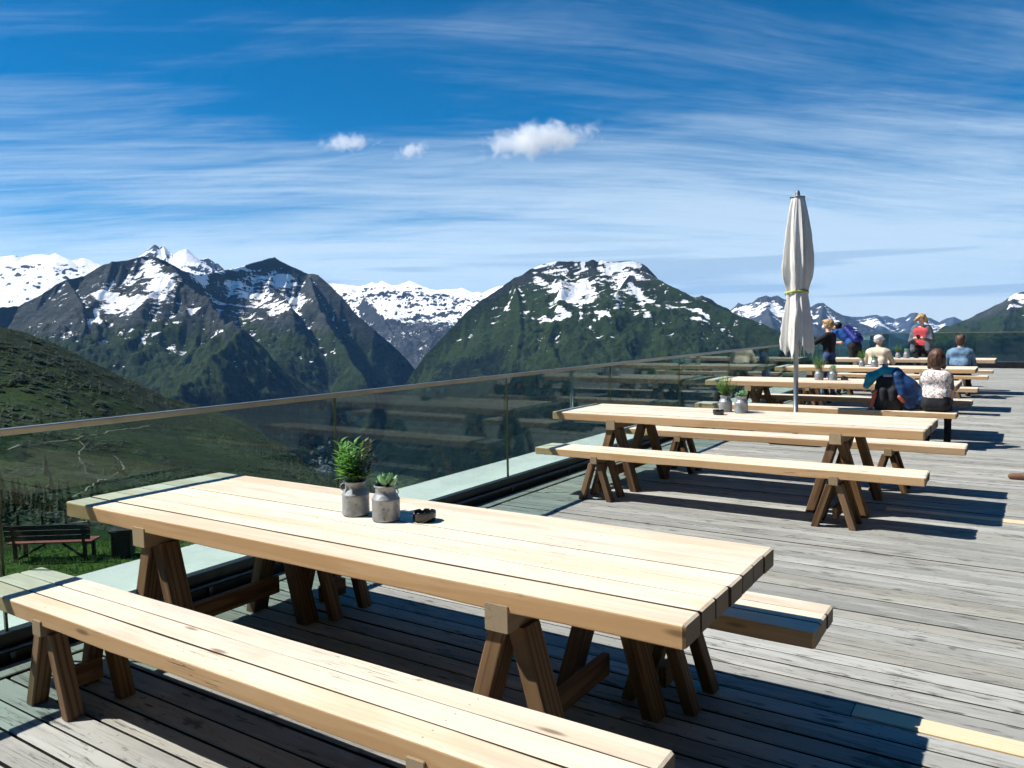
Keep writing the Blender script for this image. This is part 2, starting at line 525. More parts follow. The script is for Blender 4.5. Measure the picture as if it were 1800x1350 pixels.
simple('mask_blue', (0.62, 0.76, 0.82), 0.7, 0, 0.05)
simple('red_top', (0.66, 0.075, 0.09), 0.75, 0, 0.12, 9, 0.5, 18)
simple('grey_cardigan', (0.15, 0.17, 0.20), 0.9, 0, 0.2, 20, 0.5, 60)
simple('denim', (0.16, 0.27, 0.38), 0.85, 0, 0.25, 9, 0.6, 20, col2=(0.07, 0.14, 0.23))
simple('hair_brown', (0.075, 0.035, 0.018), 0.5, 0, 0.35, 30, 0.8, 60, spec=0.5)
simple('hair_short', (0.09, 0.045, 0.022), 0.55, 0, 0.35, 40, 0.9, 70)
simple('hair_blond', (0.58, 0.38, 0.15), 0.5, 0, 0.3, 30, 0.9, 70, col2=(0.25, 0.13, 0.05))
simple('hair_black', (0.008, 0.007, 0.007), 0.5)
simple('hair_grey', (0.45, 0.42, 0.40), 0.6)
simple('shoe_brown', (0.16, 0.075, 0.04), 0.6, 0, 0.15)
simple('shoe_dark', (0.02, 0.02, 0.02), 0.6)
simple('sole', (0.30, 0.27, 0.22), 0.7)
simple('teal_jacket', (0.01, 0.30, 0.42), 0.55, 0, 0.15, 8, 0.6, 18)
simple('navy_jacket', (0.010, 0.05, 0.16), 0.55, 0, 0.15, 8, 0.6, 18)
simple('rust_strap', (0.45, 0.10, 0.05), 0.6)
simple('phone', (0.01, 0.01, 0.012), 0.2)


def hair_mat(name, a, b):
    m, n = newmat(name)
    tc = n('ShaderNodeTexCoord')
    p = n.mapping(tc.outputs['Object'], scale=(75, 75, 7))
    z = n.noise(p, 1.0, 5, 0.65, 0.4)
    c = n.mix(n.step(z, 0.40, 0.62), a, b)
    n.out(n.pbsdf(c, 0.45, 0, n.bump(z, 0.9, 0.008), 0.5))


hair_mat('hair_brown', (0.030, 0.014, 0.008), (0.16, 0.070, 0.032))
hair_mat('hair_short', (0.030, 0.014, 0.008), (0.15, 0.075, 0.035))
hair_mat('hair_blond', (0.22, 0.11, 0.04), (0.72, 0.50, 0.22))


def lace_mat():
    m, n = newmat('lace_top')
    tc = n('ShaderNodeTexCoord')
    v = n('ShaderNodeTexVoronoi', {'Vector': tc.outputs['Object'], 'Scale': 60.0}, feature='F1')
    z = n.noise(tc.outputs['Object'], 24, 6, 0.7, 0.8)
    pat = n.math('ADD', n.math('MULTIPLY', v.outputs[0], 0.25), n.math('MULTIPLY', z, 0.9))
    c = n.mix(n.step(pat, 0.555, 0.67), (0.78, 0.75, 0.72), (0.34, 0.22, 0.20))
    n.out(n.pbsdf(c, 0.85, 0, n.bump(pat, 0.6, 0.006), 0.2))


lace_mat()


def canopy_mat():
    m, n = newmat('umbrella_cloth')
    tc = n('ShaderNodeTexCoord')
    z = n.noise(tc.outputs['Object'], 3.5, 5, 0.6)
    wv = n.noise(tc.outputs['Object'], 420, 2, 0.5)
    wr = n.noise(n.mapping(tc.outputs['Object'], scale=(9, 9, 2.2)), 1.0, 4, 0.6, 0.8)
    c = n.mix(n.step(z, 0.4, 0.75), (0.80, 0.78, 0.73), (0.70, 0.675, 0.62))
    nm = n.bump(n.math('ADD', n.math('MULTIPLY', wv, 0.04), wr), 0.55, 0.02)
    d = n('ShaderNodeBsdfDiffuse', {'Color': c, 'Normal': nm})
    t = n('ShaderNodeBsdfTranslucent', {'Color': c, 'Normal': nm})
    n.out(n('ShaderNodeMixShader', {0: 0.12, 1: d, 2: t}).outputs[0])


canopy_mat()


def zinc_mat():
    m, n = newmat('zinc')
    tc = n('ShaderNodeTexCoord'); oi = n('ShaderNodeObjectInfo')
    p = n.vmath('ADD', tc.outputs['Object'], n('ShaderNodeCombineXYZ', {0: oi.outputs['Random'], 1: n.math('MULTIPLY', oi.outputs['Random'], 7.0), 2: 0.0}).outputs[0])
    v = n('ShaderNodeTexVoronoi', {'Vector': p, 'Scale': 42.0}, feature='F1')
    z = n.noise(p, 22, 5, 0.65)
    big = n.noise(p, 9, 3, 0.6)
    c = n.mix(n.step(z, 0.35, 0.7), (0.33, 0.355, 0.375), (0.21, 0.225, 0.24))
    c = n.mix(n.math('MULTIPLY', n.step(big, 0.5, 0.7), 0.35), c, (0.26, 0.25, 0.225))
    sp = n.math('MULTIPLY', n.step(v.outputs[0], 0.18, 0.30, 1.0, 0.0), n.step(n.noise(p, 26, 2), 0.42, 0.5))
    c = n.mix(n.math('MULTIPLY', sp, 0.55), c, (0.11, 0.105, 0.10))
    r = n.step(z, 0.3, 0.7, 0.42, 0.62)
    n.out(n.pbsdf(c, r, 0.45, n.bump(z, 0.15, 0.003), 0.4))


zinc_mat()


def leaf_mat(name, a, b, rough=0.42, tl=0.25):
    m, n = newmat(name)
    tc = n('ShaderNodeTexCoord'); geo = n('ShaderNodeNewGeometry')
    z = n.noise(tc.outputs['Object'], 30, 3, 0.6)
    isl = n.math('FRACT', n.math('MULTIPLY', geo.outputs['Random Per Island'], 3.7))
    c = n.mix(n.math('ADD', n.math('MULTIPLY', z, 0.5), n.math('MULTIPLY', isl, 0.5)), a, b)
    p = n.pbsdf(c, rough, 0, None, 0.45)
    t = n('ShaderNodeBsdfTranslucent', {'Color': n.mix(0.5, c, (0.12, 0.25, 0.02))})
    n.out(n('ShaderNodeMixShader', {0: tl, 1: p, 2: t}).outputs[0])


leaf_mat('leaf_green', (0.06, 0.20, 0.03), (0.18, 0.40, 0.06))
leaf_mat('leaf_dark', (0.035, 0.055, 0.02), (0.12, 0.09, 0.05))
leaf_mat('leaf_herb', (0.06, 0.14, 0.035), (0.17, 0.25, 0.08))
leaf_mat('succulent', (0.12, 0.33, 0.12), (0.34, 0.55, 0.32), 0.35, 0.12)
leaf_mat('conifer', (0.008, 0.022, 0.008), (0.020, 0.042, 0.014), 0.8, 0.1)
simple('bark', (0.06, 0.045, 0.032), 0.9)


def glass_mat():
    m, n = newmat('rail_glass')
    tc = n('ShaderNodeTexCoord')
    lw = n('ShaderNodeLayerWeight', {'Blend': 0.5})
    f5 = n.math('POWER', lw.outputs['Facing'], 5.0)
    fr = n.math('ADD', 0.027, n.math('MULTIPLY', f5, 0.9))
    tint = n('ShaderNodeBsdfTransparent', {'Color': (0.735, 0.835, 0.81)})
    gl = n('ShaderNodeBsdfGlossy', {'Color': (0.86, 0.96, 0.93), 'Roughness': 0.0})
    # film of dust and rain marks
    du = n.noise(n.mapping(tc.outputs['Object'], scale=(30, 30, 9)), 1.0, 5, 0.7)
    sp = n.noise(tc.outputs['Object'], 140, 2, 0.5)
    dm = n.math('ADD', n.step(du, 0.45, 0.8, 0.0, 0.004), n.step(sp, 0.70, 0.76, 0.0, 0.03))
    dust = n('ShaderNodeBsdfDiffuse', {'Color': (0.6, 0.62, 0.58)})
    a = n('ShaderNodeMixShader', {0: fr, 1: tint, 2: gl})
    n.out(n('ShaderNodeMixShader', {0: dm, 1: a, 2: dust}).outputs[0])


glass_mat()


def ledge_mat():
    m, n = newmat('coping')
    geo = n('ShaderNodeNewGeometry')
    z = n.noise(geo.outputs['Position'], 1.7, 6, 0.65, 0.4)
    s2 = n.noise(n.mapping(geo.outputs['Position'], scale=(9, 1.5, 3)), 1.0, 4, 0.6)
    c = n.mix(n.step(z, 0.4, 0.72), (0.66, 0.645, 0.62), (0.52, 0.515, 0.50))
    c = n.mix(n.math('MULTIPLY', n.step(s2, 0.55, 0.75), 0.35), c, (0.48, 0.47, 0.44))
    n.out(n.pbsdf(c, 0.7, 0, n.bump(z, 0.1, 0.004), 0.3))


ledge_mat()


def terrain_mat(name, rock1, rock2, grass, forest, scale=1.0, snowc=(0.90, 0.91, 0.93), streak=1.9):
    """snow / veg / wood come from the ground itself (height, hollow, steepness), stored per vertex"""
    m, n = newmat(name)
    geo = n('ShaderNodeNewGeometry'); P = geo.outputs['Position']
    sn = n('ShaderNodeAttribute', attribute_name='snow').outputs['Fac']
    ve = n('ShaderNodeAttribute', attribute_name='veg').outputs['Fac']
    wo = n('ShaderNodeAttribute', attribute_name='wood').outputs['Fac']
    a = n.noise(P, 0.006 * scale, 8, 0.68, 0.4)
    b = n.noise(P, 0.045 * scale, 5, 0.65, 0.3)
    st = n.noise(n.mapping(P, scale=(1, 1, 3.5)), 0.012 * scale, 6, 0.7, 0.8)
    rock = n.mix(n.step(a, 0.38, 0.66), rock1, rock2)
    rock = n.mix(n.math('MULTIPLY', n.step(st, 0.50, 0.68), 0.6), rock, tuple(c * 0.45 for c in rock1))
    gr = n.mix(n.step(b, 0.35, 0.7), grass, tuple(c * 0.5 for c in grass))
    gr = n.mix(n.step(a, 0.5, 0.7, 0.0, 0.6), gr, (grass[0] * 1.5, grass[1] * 1.25, grass[2]))
    fo = n.mix(n.step(b, 0.40, 0.62), forest, tuple(c * 0.35 for c in forest))
    br = n.math('MULTIPLY', n.math('SUBTRACT', n.math('ADD', n.math('MULTIPLY', a, 0.6), n.math('MULTIPLY', b, 0.4)), 0.5), 1.5)
    veg = n.step(n.math('ADD', ve, br), 0.40, 0.60)
    wood = n.step(n.math('ADD', wo, br), 0.42, 0.58)
    c = n.mix(veg, rock, gr)
    c = n.mix(wood, c, fo)
    fs_ = n.noise(n.mapping(P, scale=(1, 1, 0.35)), 0.030 * scale, 6, 0.72, 1.2)
    br2 = n.math('MULTIPLY', n.math('SUBTRACT', n.math('ADD', n.math('MULTIPLY', fs_, 0.75), n.math('MULTIPLY', b, 0.25)), 0.5), 1.15)
    stz = n.noise(n.mapping(n.mapping(P, rot=(0.25, 0.35, 0.0)), loc=(70, 30, 0), scale=(0.55, 0.55, 2.4)), 0.012 * scale, 5, 0.62, 0.9)
    br2 = n.math('ADD', br2, n.math('MULTIPLY', n.math('SUBTRACT', stz, 0.5), streak))
    snow = n.step(n.math('ADD', sn, n.math('MULTIPLY', br2, n.step(sn, 0.02, 0.22))), 0.47, 0.53)
    c = n.mix(snow, c, snowc)
    hb = n.math('MULTIPLY', n.math('ADD', n.math('MULTIPLY', st, 1.0), n.math('MULTIPLY', b, 0.6)), n.math('SUBTRACT', 1.0, n.math('MULTIPLY', snow, 0.85)))
    nm = n.bump(hb, 0.8, 26.0 / scale)
    n.out(n.pbsdf(c, 0.9, 0, nm, 0.1))


terrain_mat('mountain_near', (0.030, 0.038, 0.038), (0.064, 0.071, 0.067), (0.026, 0.046, 0.014), (0.006, 0.015, 0.007))
terrain_mat('mountain_ice', (0.035, 0.042, 0.050), (0.070, 0.076, 0.082), (0.07, 0.08, 0.05), (0.03, 0.04, 0.03), 0.6, streak=0.6)
terrain_mat('mountain_far', (0.045, 0.052, 0.060), (0.075, 0.080, 0.082), (0.030, 0.045, 0.028), (0.02, 0.035, 0.025), 0.5)
terrain_mat('valley_ground', (0.10, 0.12, 0.06), (0.14, 0.15, 0.09), (0.06, 0.09, 0.03), (0.012, 0.025, 0.014), 0.6)


def hill_mat():
    m, n = newmat('hill_ground')
    geo = n('ShaderNodeNewGeometry'); P = geo.outputs['Position']
    wo = n('ShaderNodeAttribute', attribute_name='wood').outputs['Fac']
    ve = n('ShaderNodeAttribute', attribute_name='veg').outputs['Fac']
    a = n.noise(P, 0.016, 7, 0.65, 0.5)
    b = n.noise(P, 0.10, 6, 0.68, 0.4)
    g = n.noise(P, 1.6, 5, 0.7)
    c = n.mix(n.step(a, 0.36, 0.66), (0.011, 0.030, 0.005), (0.018, 0.036, 0.007))
    c = n.mix(n.math('MULTIPLY', ve, 0.8), c, (0.050, 0.090, 0.017))
    dk = n.step(n.math('ADD', n.math('ADD', n.math('MULTIPLY', b, 0.75), n.math('MULTIPLY', a, 0.25)), n.math('MULTIPLY', n.math('SUBTRACT', wo, 0.5), 0.35)), 0.50, 0.60)
    c = n.mix(n.math('MULTIPLY', dk, 0.9), c, (0.008, 0.015, 0.007))
    c = n.mix(n.step(g, 0.45, 0.75, 0.0, 0.4), c, (0.03, 0.05, 0.014))
    h = n.math('ADD', n.math('MULTIPLY', b, 1.0), n.math('MULTIPLY', dk, 0.5))
    nm = n.bump(h, 0.9, 2.5)
    nm = n.bump(g, 0.5, 0.08, nm)
    n.out(n.pbsdf(c, 0.95, 0, nm, 0.1))


hill_mat()


# ================================================================== terrain
FLOOR = -705.0
TERR = {}


def seg_field(q, poly, f_drop, gul_amp, gul_freq, seed=0.0, steep=0.0):
    """height of a slope falling off a ridge line; gullies run down the fall line"""
    x, y = q
    best = np.full(x.shape, -1e9)
    acc = 0.0
    for i in range(len(poly) - 1):
        a = poly[i]; b = poly[i + 1]
        dx, dy = b[0] - a[0], b[1] - a[1]
        L = math.hypot(dx, dy) + 1e-6
        t = np.clip(((x - a[0]) * dx + (y - a[1]) * dy) / (L * L), 0, 1)
        cx = a[0] + t * dx; cy = a[1] + t * dy
        de = np.hypot(x - cx, y - cy)
        # continuous "along ridge" parameter, spreading outwards round the ends
        al = acc + t * L + 0.55 * (((x - cx) * dx + (y - cy) * dy) / L)
        zr = a[2] + t * (b[2] - a[2])
        lat = ((x - cx) * CR[0] + (y - cy) * CR[1]) / (de + 1.0) * np.sign(steep)
        h = zr - f_drop(de * (1 + abs(steep) * np.clip(lat, 0, 1)))
        msk = h > best - 1.3 * gul_amp
        if not msk.any():
            acc += L; continue
        full = h; h = h[msk]; al = al[msk]; de = de[msk]; xm = x[msk]; ym = y[msk]
        g = ridged(al * gul_freq + seed + 0.15 * pnoise(xm * .002, ym * .002), de * gul_freq * 0.22 + seed, 4, 0.55)
        amp = gul_amp * np.clip(de / 500.0, 0, 1) ** 0.8
        h = h + amp * (g - 0.75)
        best[msk] = np.maximum(best[msk], h)
        acc += L
    return best


def resample(pts, step):
    """densify a traced (u, v, d) line with small natural jags"""
    out = []
    for i in range(len(pts) - 1):
        a = np.array(pts[i], float); b = np.array(pts[i + 1], float)
        n_ = max(1, int(math.hypot(b[0] - a[0], b[1] - a[1]) / step))
        for k in range(n_):
            out.append(a + (b - a) * k / n_)
    out.append(np.array(pts[-1], float))
    return np.array(out)


def uvd(pts, d=None):
    p = [(q[0], q[1], (q[2] if len(q) > 2 else d)) for q in pts]
    p = np.array(p, float)
    return at_dist(p[:, 0], p[:, 1], p[:, 2])


def pix(P):
    d = P - np.array([0, 0, CAM_H])
    z = d @ CF
    return 900 + CAM_F * (d @ CR) / z, 675 - CAM_F * (d @ CU) / z, z


def massif(name, label, crest, spurs, u0, u1, cols, rows, d_near, d_back, drop, gul, gfreq, mat, snowfn, vegfn, woodfn, patches=(), seed=0.0, rough_amp=9.0, fscale=1.0, steep=0.0, clearings=(), spur_steep=None):
    """crest: (u, v, d) skyline; spurs: other ridge lines coming towards the viewer"""
    crest = np.array([(c[0], c[1], c[2]) for c in crest], float)
    us = np.linspace(u0, u1, cols)
    dirs = ray(us, np.full(cols, 575.0)); dirs = dirs[:, :2] / np.hypot(dirs[:, 0], dirs[:, 1])[:, None]
    dr = np.interp(us, crest[:, 0], crest[:, 2])
    # rows: from d_near to the crest, dense at the crest, then over the back
    t = np.linspace(0, 1, rows)
    nb = int(rows * 0.16)
    front = 1 - (1 - np.linspace(0, 1, rows - nb)) ** 1.35
    back = (np.linspace(0, 1, nb + 1)[1:]) ** 1.6
    dn = d_near(us) if callable(d_near) else np.full(cols, d_near)
    D = np.concatenate([dn[None] + (dr - dn)[None] * front[:, None], dr[None] + d_back * back[:, None]], 0)
    X = dirs[None, :, 0] * D; Y = dirs[None, :, 1] * D
    pc = uvd(crest)
    Z = seg_field((X, Y), pc, drop, gul, gfreq, seed, steep)
    for k, (sp, sdrop) in enumerate(spurs):
        Z = np.maximum(Z, seg_field((X, Y), uvd(sp), sdrop or drop, gul * 0.8, gfreq * 1.3, seed + 5.1 * (k + 1), steep * 0.6 if spur_steep is None else spur_steep))
    # distance to crest line in height terms controls roughness
    fs = fscale
    nz = fbm(X * 0.0021 * fs + seed, Y * 0.0021 * fs, 6, 0.55)
    rg = ridged(X * 0.0035 * fs - seed, Y * 0.0035 * fs + 3, 5, 0.55)
    near = np.clip(np.abs(D - dr[None]) / 420.0, 0.10, 1)
    wx = X + 60 / fs * pnoise(X * .004 * fs, Y * .004 * fs + 8); wy = Y + 60 / fs * pnoise(X * .004 * fs + 5, Y * .004 * fs)
    r2 = ridged(wx * 0.011 * fs + 2, wy * 0.011 * fs - seed, 4, 0.6)
    Z = Z + near * rough_amp * (nz * 6.0 + (rg - .85) * 8.0) + rough_amp * (0.25 + 0.75 * near) * (r2 - .7) * 2.6 + rough_amp * 0.30 * fbm(X * 0.03 * fs, Y * 0.03 * fs, 3, .6)
    # merge into the valley floor
    k_ = 60.0
    fl = FLOOR - 6 + 0 * Z
    hh = np.clip(0.5 + 0.5 * (Z - fl) / k_, 0, 1)
    Z = fl + (Z - fl) * hh + k_ * hh * (1 - hh) * 0.5
    Pp = np.stack([X, Y, Z], -1)
    du = np.gradient(Pp, axis=1); dv = np.gradient(Pp, axis=0)
    nr = np.cross(du, dv); nr /= np.linalg.norm(nr, axis=-1, keepdims=True) + 1e-9
    nzv = np.abs(nr[..., 2])
    # hollow: ground lower than its surroundings
    def blur(A, k):
        B = A.copy()
        for ax in (0, 1):
            c = np.cumsum(np.concatenate([np.repeat(B.take([0], ax), k + 1, ax), B, np.repeat(B.take([-1], ax), k, ax)], ax), ax)
            sl1 = [slice(None)] * 2; sl0 = [slice(None)] * 2
            sl1[ax] = slice(2 * k + 1, None); sl0[ax] = slice(0, -(2 * k + 1))
            B = (c[tuple(sl1)] - c[tuple(sl0)]) / (2 * k + 1)
        return B
    hol = (blur(Z, 5) - Z) / 12.0
    info = dict(X=X, Y=Y, Z=Z, nz=nzv, hol=hol, D=D, dr=dr[None], n1=fbm(X * .004 + 9, Y * .004, 5, .6), n2=fbm(X * .0011 + 4, Y * .0011 - 7, 4), n3=fbm(X * .012 * fs + 1, Y * .012 * fs - 2, 4, .6), nr=nr)
    snow = snowfn(info)
    uu, vv, zz = pix(Pp)
    front_mask = D <= dr[None] * 1.01
    for (a, b, rad, amt) in patches:
        # a snow field or couloir lying between two spots on the ground
        def spot(p):
            e = (uu - p[0]) ** 2 + (vv - p[1]) ** 2 + np.where(front_mask, 0, 1e6)
            i = np.unravel_index(np.argmin(e), e.shape); return Pp[i]
        A = spot(a); B = spot(b); AB = B - A; L2 = (AB @ AB) + 1e-6
        tt = np.clip(((Pp - A) @ AB) / L2, 0, 1)
        de = np.linalg.norm(Pp - (A + tt[..., None] * AB), axis=-1)
        de = de * (1 + 0.8 * info['n1'] + 0.5 * info['n3'])
        snow = np.maximum(snow, amt * 0.68 * sstep(de, rad * 2.2, rad * 0.2))
    veg = vegfn(info); wood = woodfn(info)
    for (a, b, rad) in clearings:
        def spot2(p):
            e = (uu - p[0]) ** 2 + (vv - p[1]) ** 2 + np.where(front_mask, 0, 1e6)
            i = np.unravel_index(np.argmin(e), e.shape); return Pp[i]
        A = spot2(a); B = spot2(b); AB = B - A; L2 = (AB @ AB) + 1e-6
        tt = np.clip(((Pp - A) @ AB) / L2, 0, 1)
        de = np.linalg.norm(Pp - (A + tt[..., None] * AB), axis=-1) * (1 + .5 * info['n3'])
        k2 = sstep(de, rad * 1.5, rad * .6)
        wood = wood * (1 - k2); veg = np.maximum(veg, 1.3 * k2)
    TERR[label] = (Pp, uu, vv, front_mask)
    r_, c_ = Z.shape
    idx = np.arange(r_ * c_).reshape(r_, c_)
    F = np.stack([idx[:-1, :-1], idx[:-1, 1:], idx[1:, 1:], idx[1:, :-1]], -1).reshape(-1, 4)
    me = mesh_np(name, Pp.reshape(-1, 3), F, True)
    for nm, arr in (('snow', snow), ('veg', veg), ('wood', wood)):
        at = me.attributes.new(nm, 'FLOAT', 'POINT'); at.data.foreach_set('value', np.ascontiguousarray(arr.ravel(), dtype=np.float32))
    o = obj(name, me, mat)
    tag(o, label, 'mountain', None, 'structure')
    return o


def drop_std(c=130., l=130., s=0.40):
    return lambda de: s * de + c * (1 - np.exp(-de / l))


zero = lambda i: np.zeros_like(i['Z'])


def snow_alp(z0, rng_, bias=0.0):
    def f(i):
        alt = np.clip((i['Z'] - z0) / rng_, -1, 1.2)
        s = 0.24 + 0.26 * alt + 0.20 * np.clip(i['hol'], -1.5, 1.5) + 0.40 * i['n1'] + 0.18 * i['n2'] + 0.30 * i['n3'] - 0.35 * sstep(1 - i['nz'], 0.34, 0.62) + bias
        return np.where(alt <= -0.95, 0, np.clip(s, 0, 1))
    return f


def veg_alp(ztop, rng_):
    return lambda i: np.clip(0.5 + (ztop - i['Z']) / rng_ + 0.5 * i['n2'] + 0.25 * i['n1'] - 0.45 * sstep(1 - i['nz'], 0.36, 0.65), 0, 1)


def wood_alp(ztop, rng_):
    return lambda i: np.clip(0.45 + (ztop - i['Z']) / rng_ + 0.7 * i['n2'] + 0.5 * i['n1'], 0, 1)


# --- ice peaks far left
massif('mountain', 'distant white glaciated mountain at the far left edge', [
    (-330, 470, 10800), (-200, 452, 10700), (-80, 462, 10600), (0, 451, 10500), (22, 447.5, 10500), (40, 452, 10500), (55, 447, 10500), (80, 447, 10500), (88, 450, 10500),
    (96, 444.5, 10500), (103, 449, 10500), (115, 461.5, 10500), (126, 458, 10500), (145, 453, 10500), (153, 454, 10500), (162, 461, 10500), (180, 466, 10500), (215, 478, 10600), (260, 500, 10800), (330, 530, 11000)],
    [([(96, 445, 10500), (100, 470, 10200), (90, 495, 9900)], drop_std(60, 150, .5)), ([(30, 472, 9900), (40, 480, 9750), (52, 505, 9500)], drop_std(130, 90, .6)), ([(78, 465, 10100), (95, 478, 9900)], drop_std(110, 90, .6))],
    -330, 330, 260, 130, 8000, 1800, drop_std(70, 260, .30), 70, .0016, 'mountain_ice',
    lambda i: np.clip(1.0 - 1.7 * sstep(1 - i['nz'], 0.155, 0.27) + 0.25 * i['n1'] + 0.25 * i['n2'], 0, 1), zero, zero, seed=1.7, rough_amp=6)

massif('mountain', 'distant pair of sharp snow summits rising behind the dark left mountain', [
    (150, 520, 11600), (215, 478, 11500), (240, 456, 11500), (250, 448, 11500), (257, 440, 11500), (264, 437, 11500), (268, 433, 11500), (272.5, 428, 11500), (276, 434, 11500), (280, 435.5, 11500), (287, 431.5, 11500), (291, 436, 11500),
    (298, 442, 11500), (304, 447, 11400), (314, 441, 11300), (327.5, 436.5, 11300), (334, 442, 11300), (341, 449, 11300), (350, 455, 11300), (365, 453, 11400), (373, 457.5, 11400), (378, 463, 11400), (382.5, 462, 11400), (388, 472, 11400), (410, 492, 11500), (470, 525, 11700)],
    [([(287, 432, 11500), (293, 455, 11200), (300, 480, 10900)], drop_std(60, 120, .7)), ([(341, 449, 11300), (352, 468, 11000), (365, 490, 10700)], drop_std(80, 120, .7)), ([(373, 457, 11400), (378, 470, 11250)], drop_std(80, 120, .8))],
    150, 470, 190, 120, 9200, 1500, drop_std(110, 160, .50), 60, .0024, 'mountain_ice',
    lambda i: np.clip(0.90 - 1.5 * sstep(1 - i['nz'], 0.19, 0.36) + 0.6 * i['n1'] + 0.2 * i['n2'], 0, 1), zero, zero,
    patches=[((320, 455), (326, 442), 220, 1.0), ((287, 438), (285, 452), 70, 1.0)], seed=3.1, rough_amp=9)

massif('mountain', 'broad white glacier basin with small rock peaks closing the central valley', [
    (500, 520, 11000), (560, 503, 11000), (582, 498, 11000), (607, 499.5, 11000), (628, 503, 11000), (650, 500, 11000), (654, 495, 11000), (658, 500, 11000), (667, 500, 11000), (672, 493, 11000), (680, 500, 11000), (700, 501.5, 11000), (712, 499, 11000),
    (720, 493, 11000), (733, 505, 11000), (758, 511, 11000), (783, 507.5, 11000), (806, 507.5, 11000), (811, 505, 11000), (818, 515, 11000), (833, 514, 11000), (840, 512, 11000), (850, 517, 11000), (870, 505, 10900), (905, 497, 10800), (960, 520, 10800)],
    [([(640, 520, 10000), (650, 528, 9700), (672, 552, 9300), (690, 580, 9000)], drop_std(140, 100, .55)), ([(720, 494, 11000), (722, 515, 10600)], drop_std(140, 90, .8)), ([(672, 494, 11000), (678, 510, 10700)], drop_std(100, 80, .8)),
     ([(766, 528, 10300), (772, 540, 10100)], drop_std(90, 60, .8)), ([(740, 560, 9300), (755, 580, 8900)], drop_std(140, 90, .7)), ([(700, 560, 9300), (718, 585, 8900)], drop_std(140, 90, .7)), ([(795, 532, 10200), (805, 545, 10000)], drop_std(80, 60, .8))],
    520, 950, 240, 170, 7600, 1500, drop_std(30, 300, .33), 60, .0022, 'mountain_ice',
    lambda i: np.clip(1.0 - 1.7 * sstep(1 - i['nz'], 0.17, 0.29) + 0.22 * i['n1'] - 0.62 * sstep(-i['Z'] + 220 * i['n2'] + 120 * i['n1'], -230, 0), 0, 1),
    zero, zero, seed=6.4, rough_amp=9)

# --- the big dark mountain left of the central valley
massif('mountain', 'dark rocky mountain with two summits and snow fields left of the valley', [
    (-420, 600, 5600), (-250, 575, 5500), (-100, 555, 5400), (0, 540, 5400), (33, 536, 5400), (50, 527, 5350), (75, 515, 5300), (100, 498, 5300), (117, 490, 5300), (150, 483, 5300), (175, 467, 5250), (197, 457.5, 5200), (217, 457, 5200), (242, 451, 5200),
    (265, 448.5, 5200), (275, 452.5, 5200), (292, 458, 5250), (305, 465, 5300), (320, 474, 5400), (340, 481, 5500), (353, 482, 5600), (373, 477, 5700), (400, 472, 5800), (425, 467.5, 5850), (438, 462, 5900), (463, 455, 5950), (475, 453, 5980), (482, 450, 6000),
    (492, 457, 6000), (508, 466, 6000), (525, 473, 6000), (543, 480, 6000), (550, 480, 5980), (560, 483, 5950), (582, 502, 5900), (600, 520, 5850), (625, 550, 5800), (657, 578, 5750), (683, 600, 5750), (703, 618, 5750), (722, 640, 5750), (745, 668, 5750), (800, 720, 5800), (960, 800, 5900)],
    [([(265, 449, 5200), (292, 466, 5050), (320, 482, 4950), (345, 500, 4850), (367, 518, 4750), (395, 548, 4550), (427, 580, 4400), (470, 622, 4400), (520, 668, 4450), (570, 722, 4500), (620, 785, 4500)], drop_std(60, 110, .66)),
     ([(117, 490, 5300), (132, 510, 5100), (145, 535, 4950), (150, 565, 4800), (135, 605, 4600)], drop_std(60, 90, .7)),
     ([(427, 580, 4350), (380, 615, 4000), (330, 660, 3700), (280, 720, 3400)], drop_std(10, 200, .55)),
     ([(543, 481, 6000), (555, 520, 5650), (580, 570, 5250), (620, 625, 4900), (660, 690, 4600)], drop_std(60, 120, .75)),
     ([(482, 500, 5600), (500, 515, 5450), (515, 540, 5250)], drop_std(50, 80, .6)),
     ],
    -420, 960, 660, 290, 2800, 1300, drop_std(150, 110, .50), 95, .0032, 'mountain_near',
    snow_alp(150, 380, 0.03), veg_alp(30, 380), wood_alp(-270, 420),
    patches=[((180, 518), (235, 530), 70, 1.0), ((188, 540), (215, 548), 45, 1.0), ((170, 560), (172, 568), 25, 1.0), ((262, 462), (275, 505), 50, 1.0), ((275, 490), (285, 520), 70, .95), ((275, 470), (300, 492), 35, .9),
             ((415, 492), (500, 494), 60, 1.0), ((410, 505), (470, 515), 75, .95), ((440, 520), (500, 540), 55, .85), ((360, 479), (425, 469), 22, 1.0), ((340, 490), (360, 492), 45, 1.0), ((500, 525), (530, 530), 45, .95), ((370, 525), (420, 545), 50, .75), ((270, 545), (280, 548), 30, .9)],
    seed=11.3, rough_amp=10, steep=1.3, clearings=[((462, 629), (555, 693), 28), ((533, 650), (613, 684), 40), ((545, 800), (590, 776), 35), ((545, 806), (575, 824), 70), ((560, 828), (590, 830), 60), ((600, 740), (640, 752), 30), ((300, 590), (345, 610), 45)])

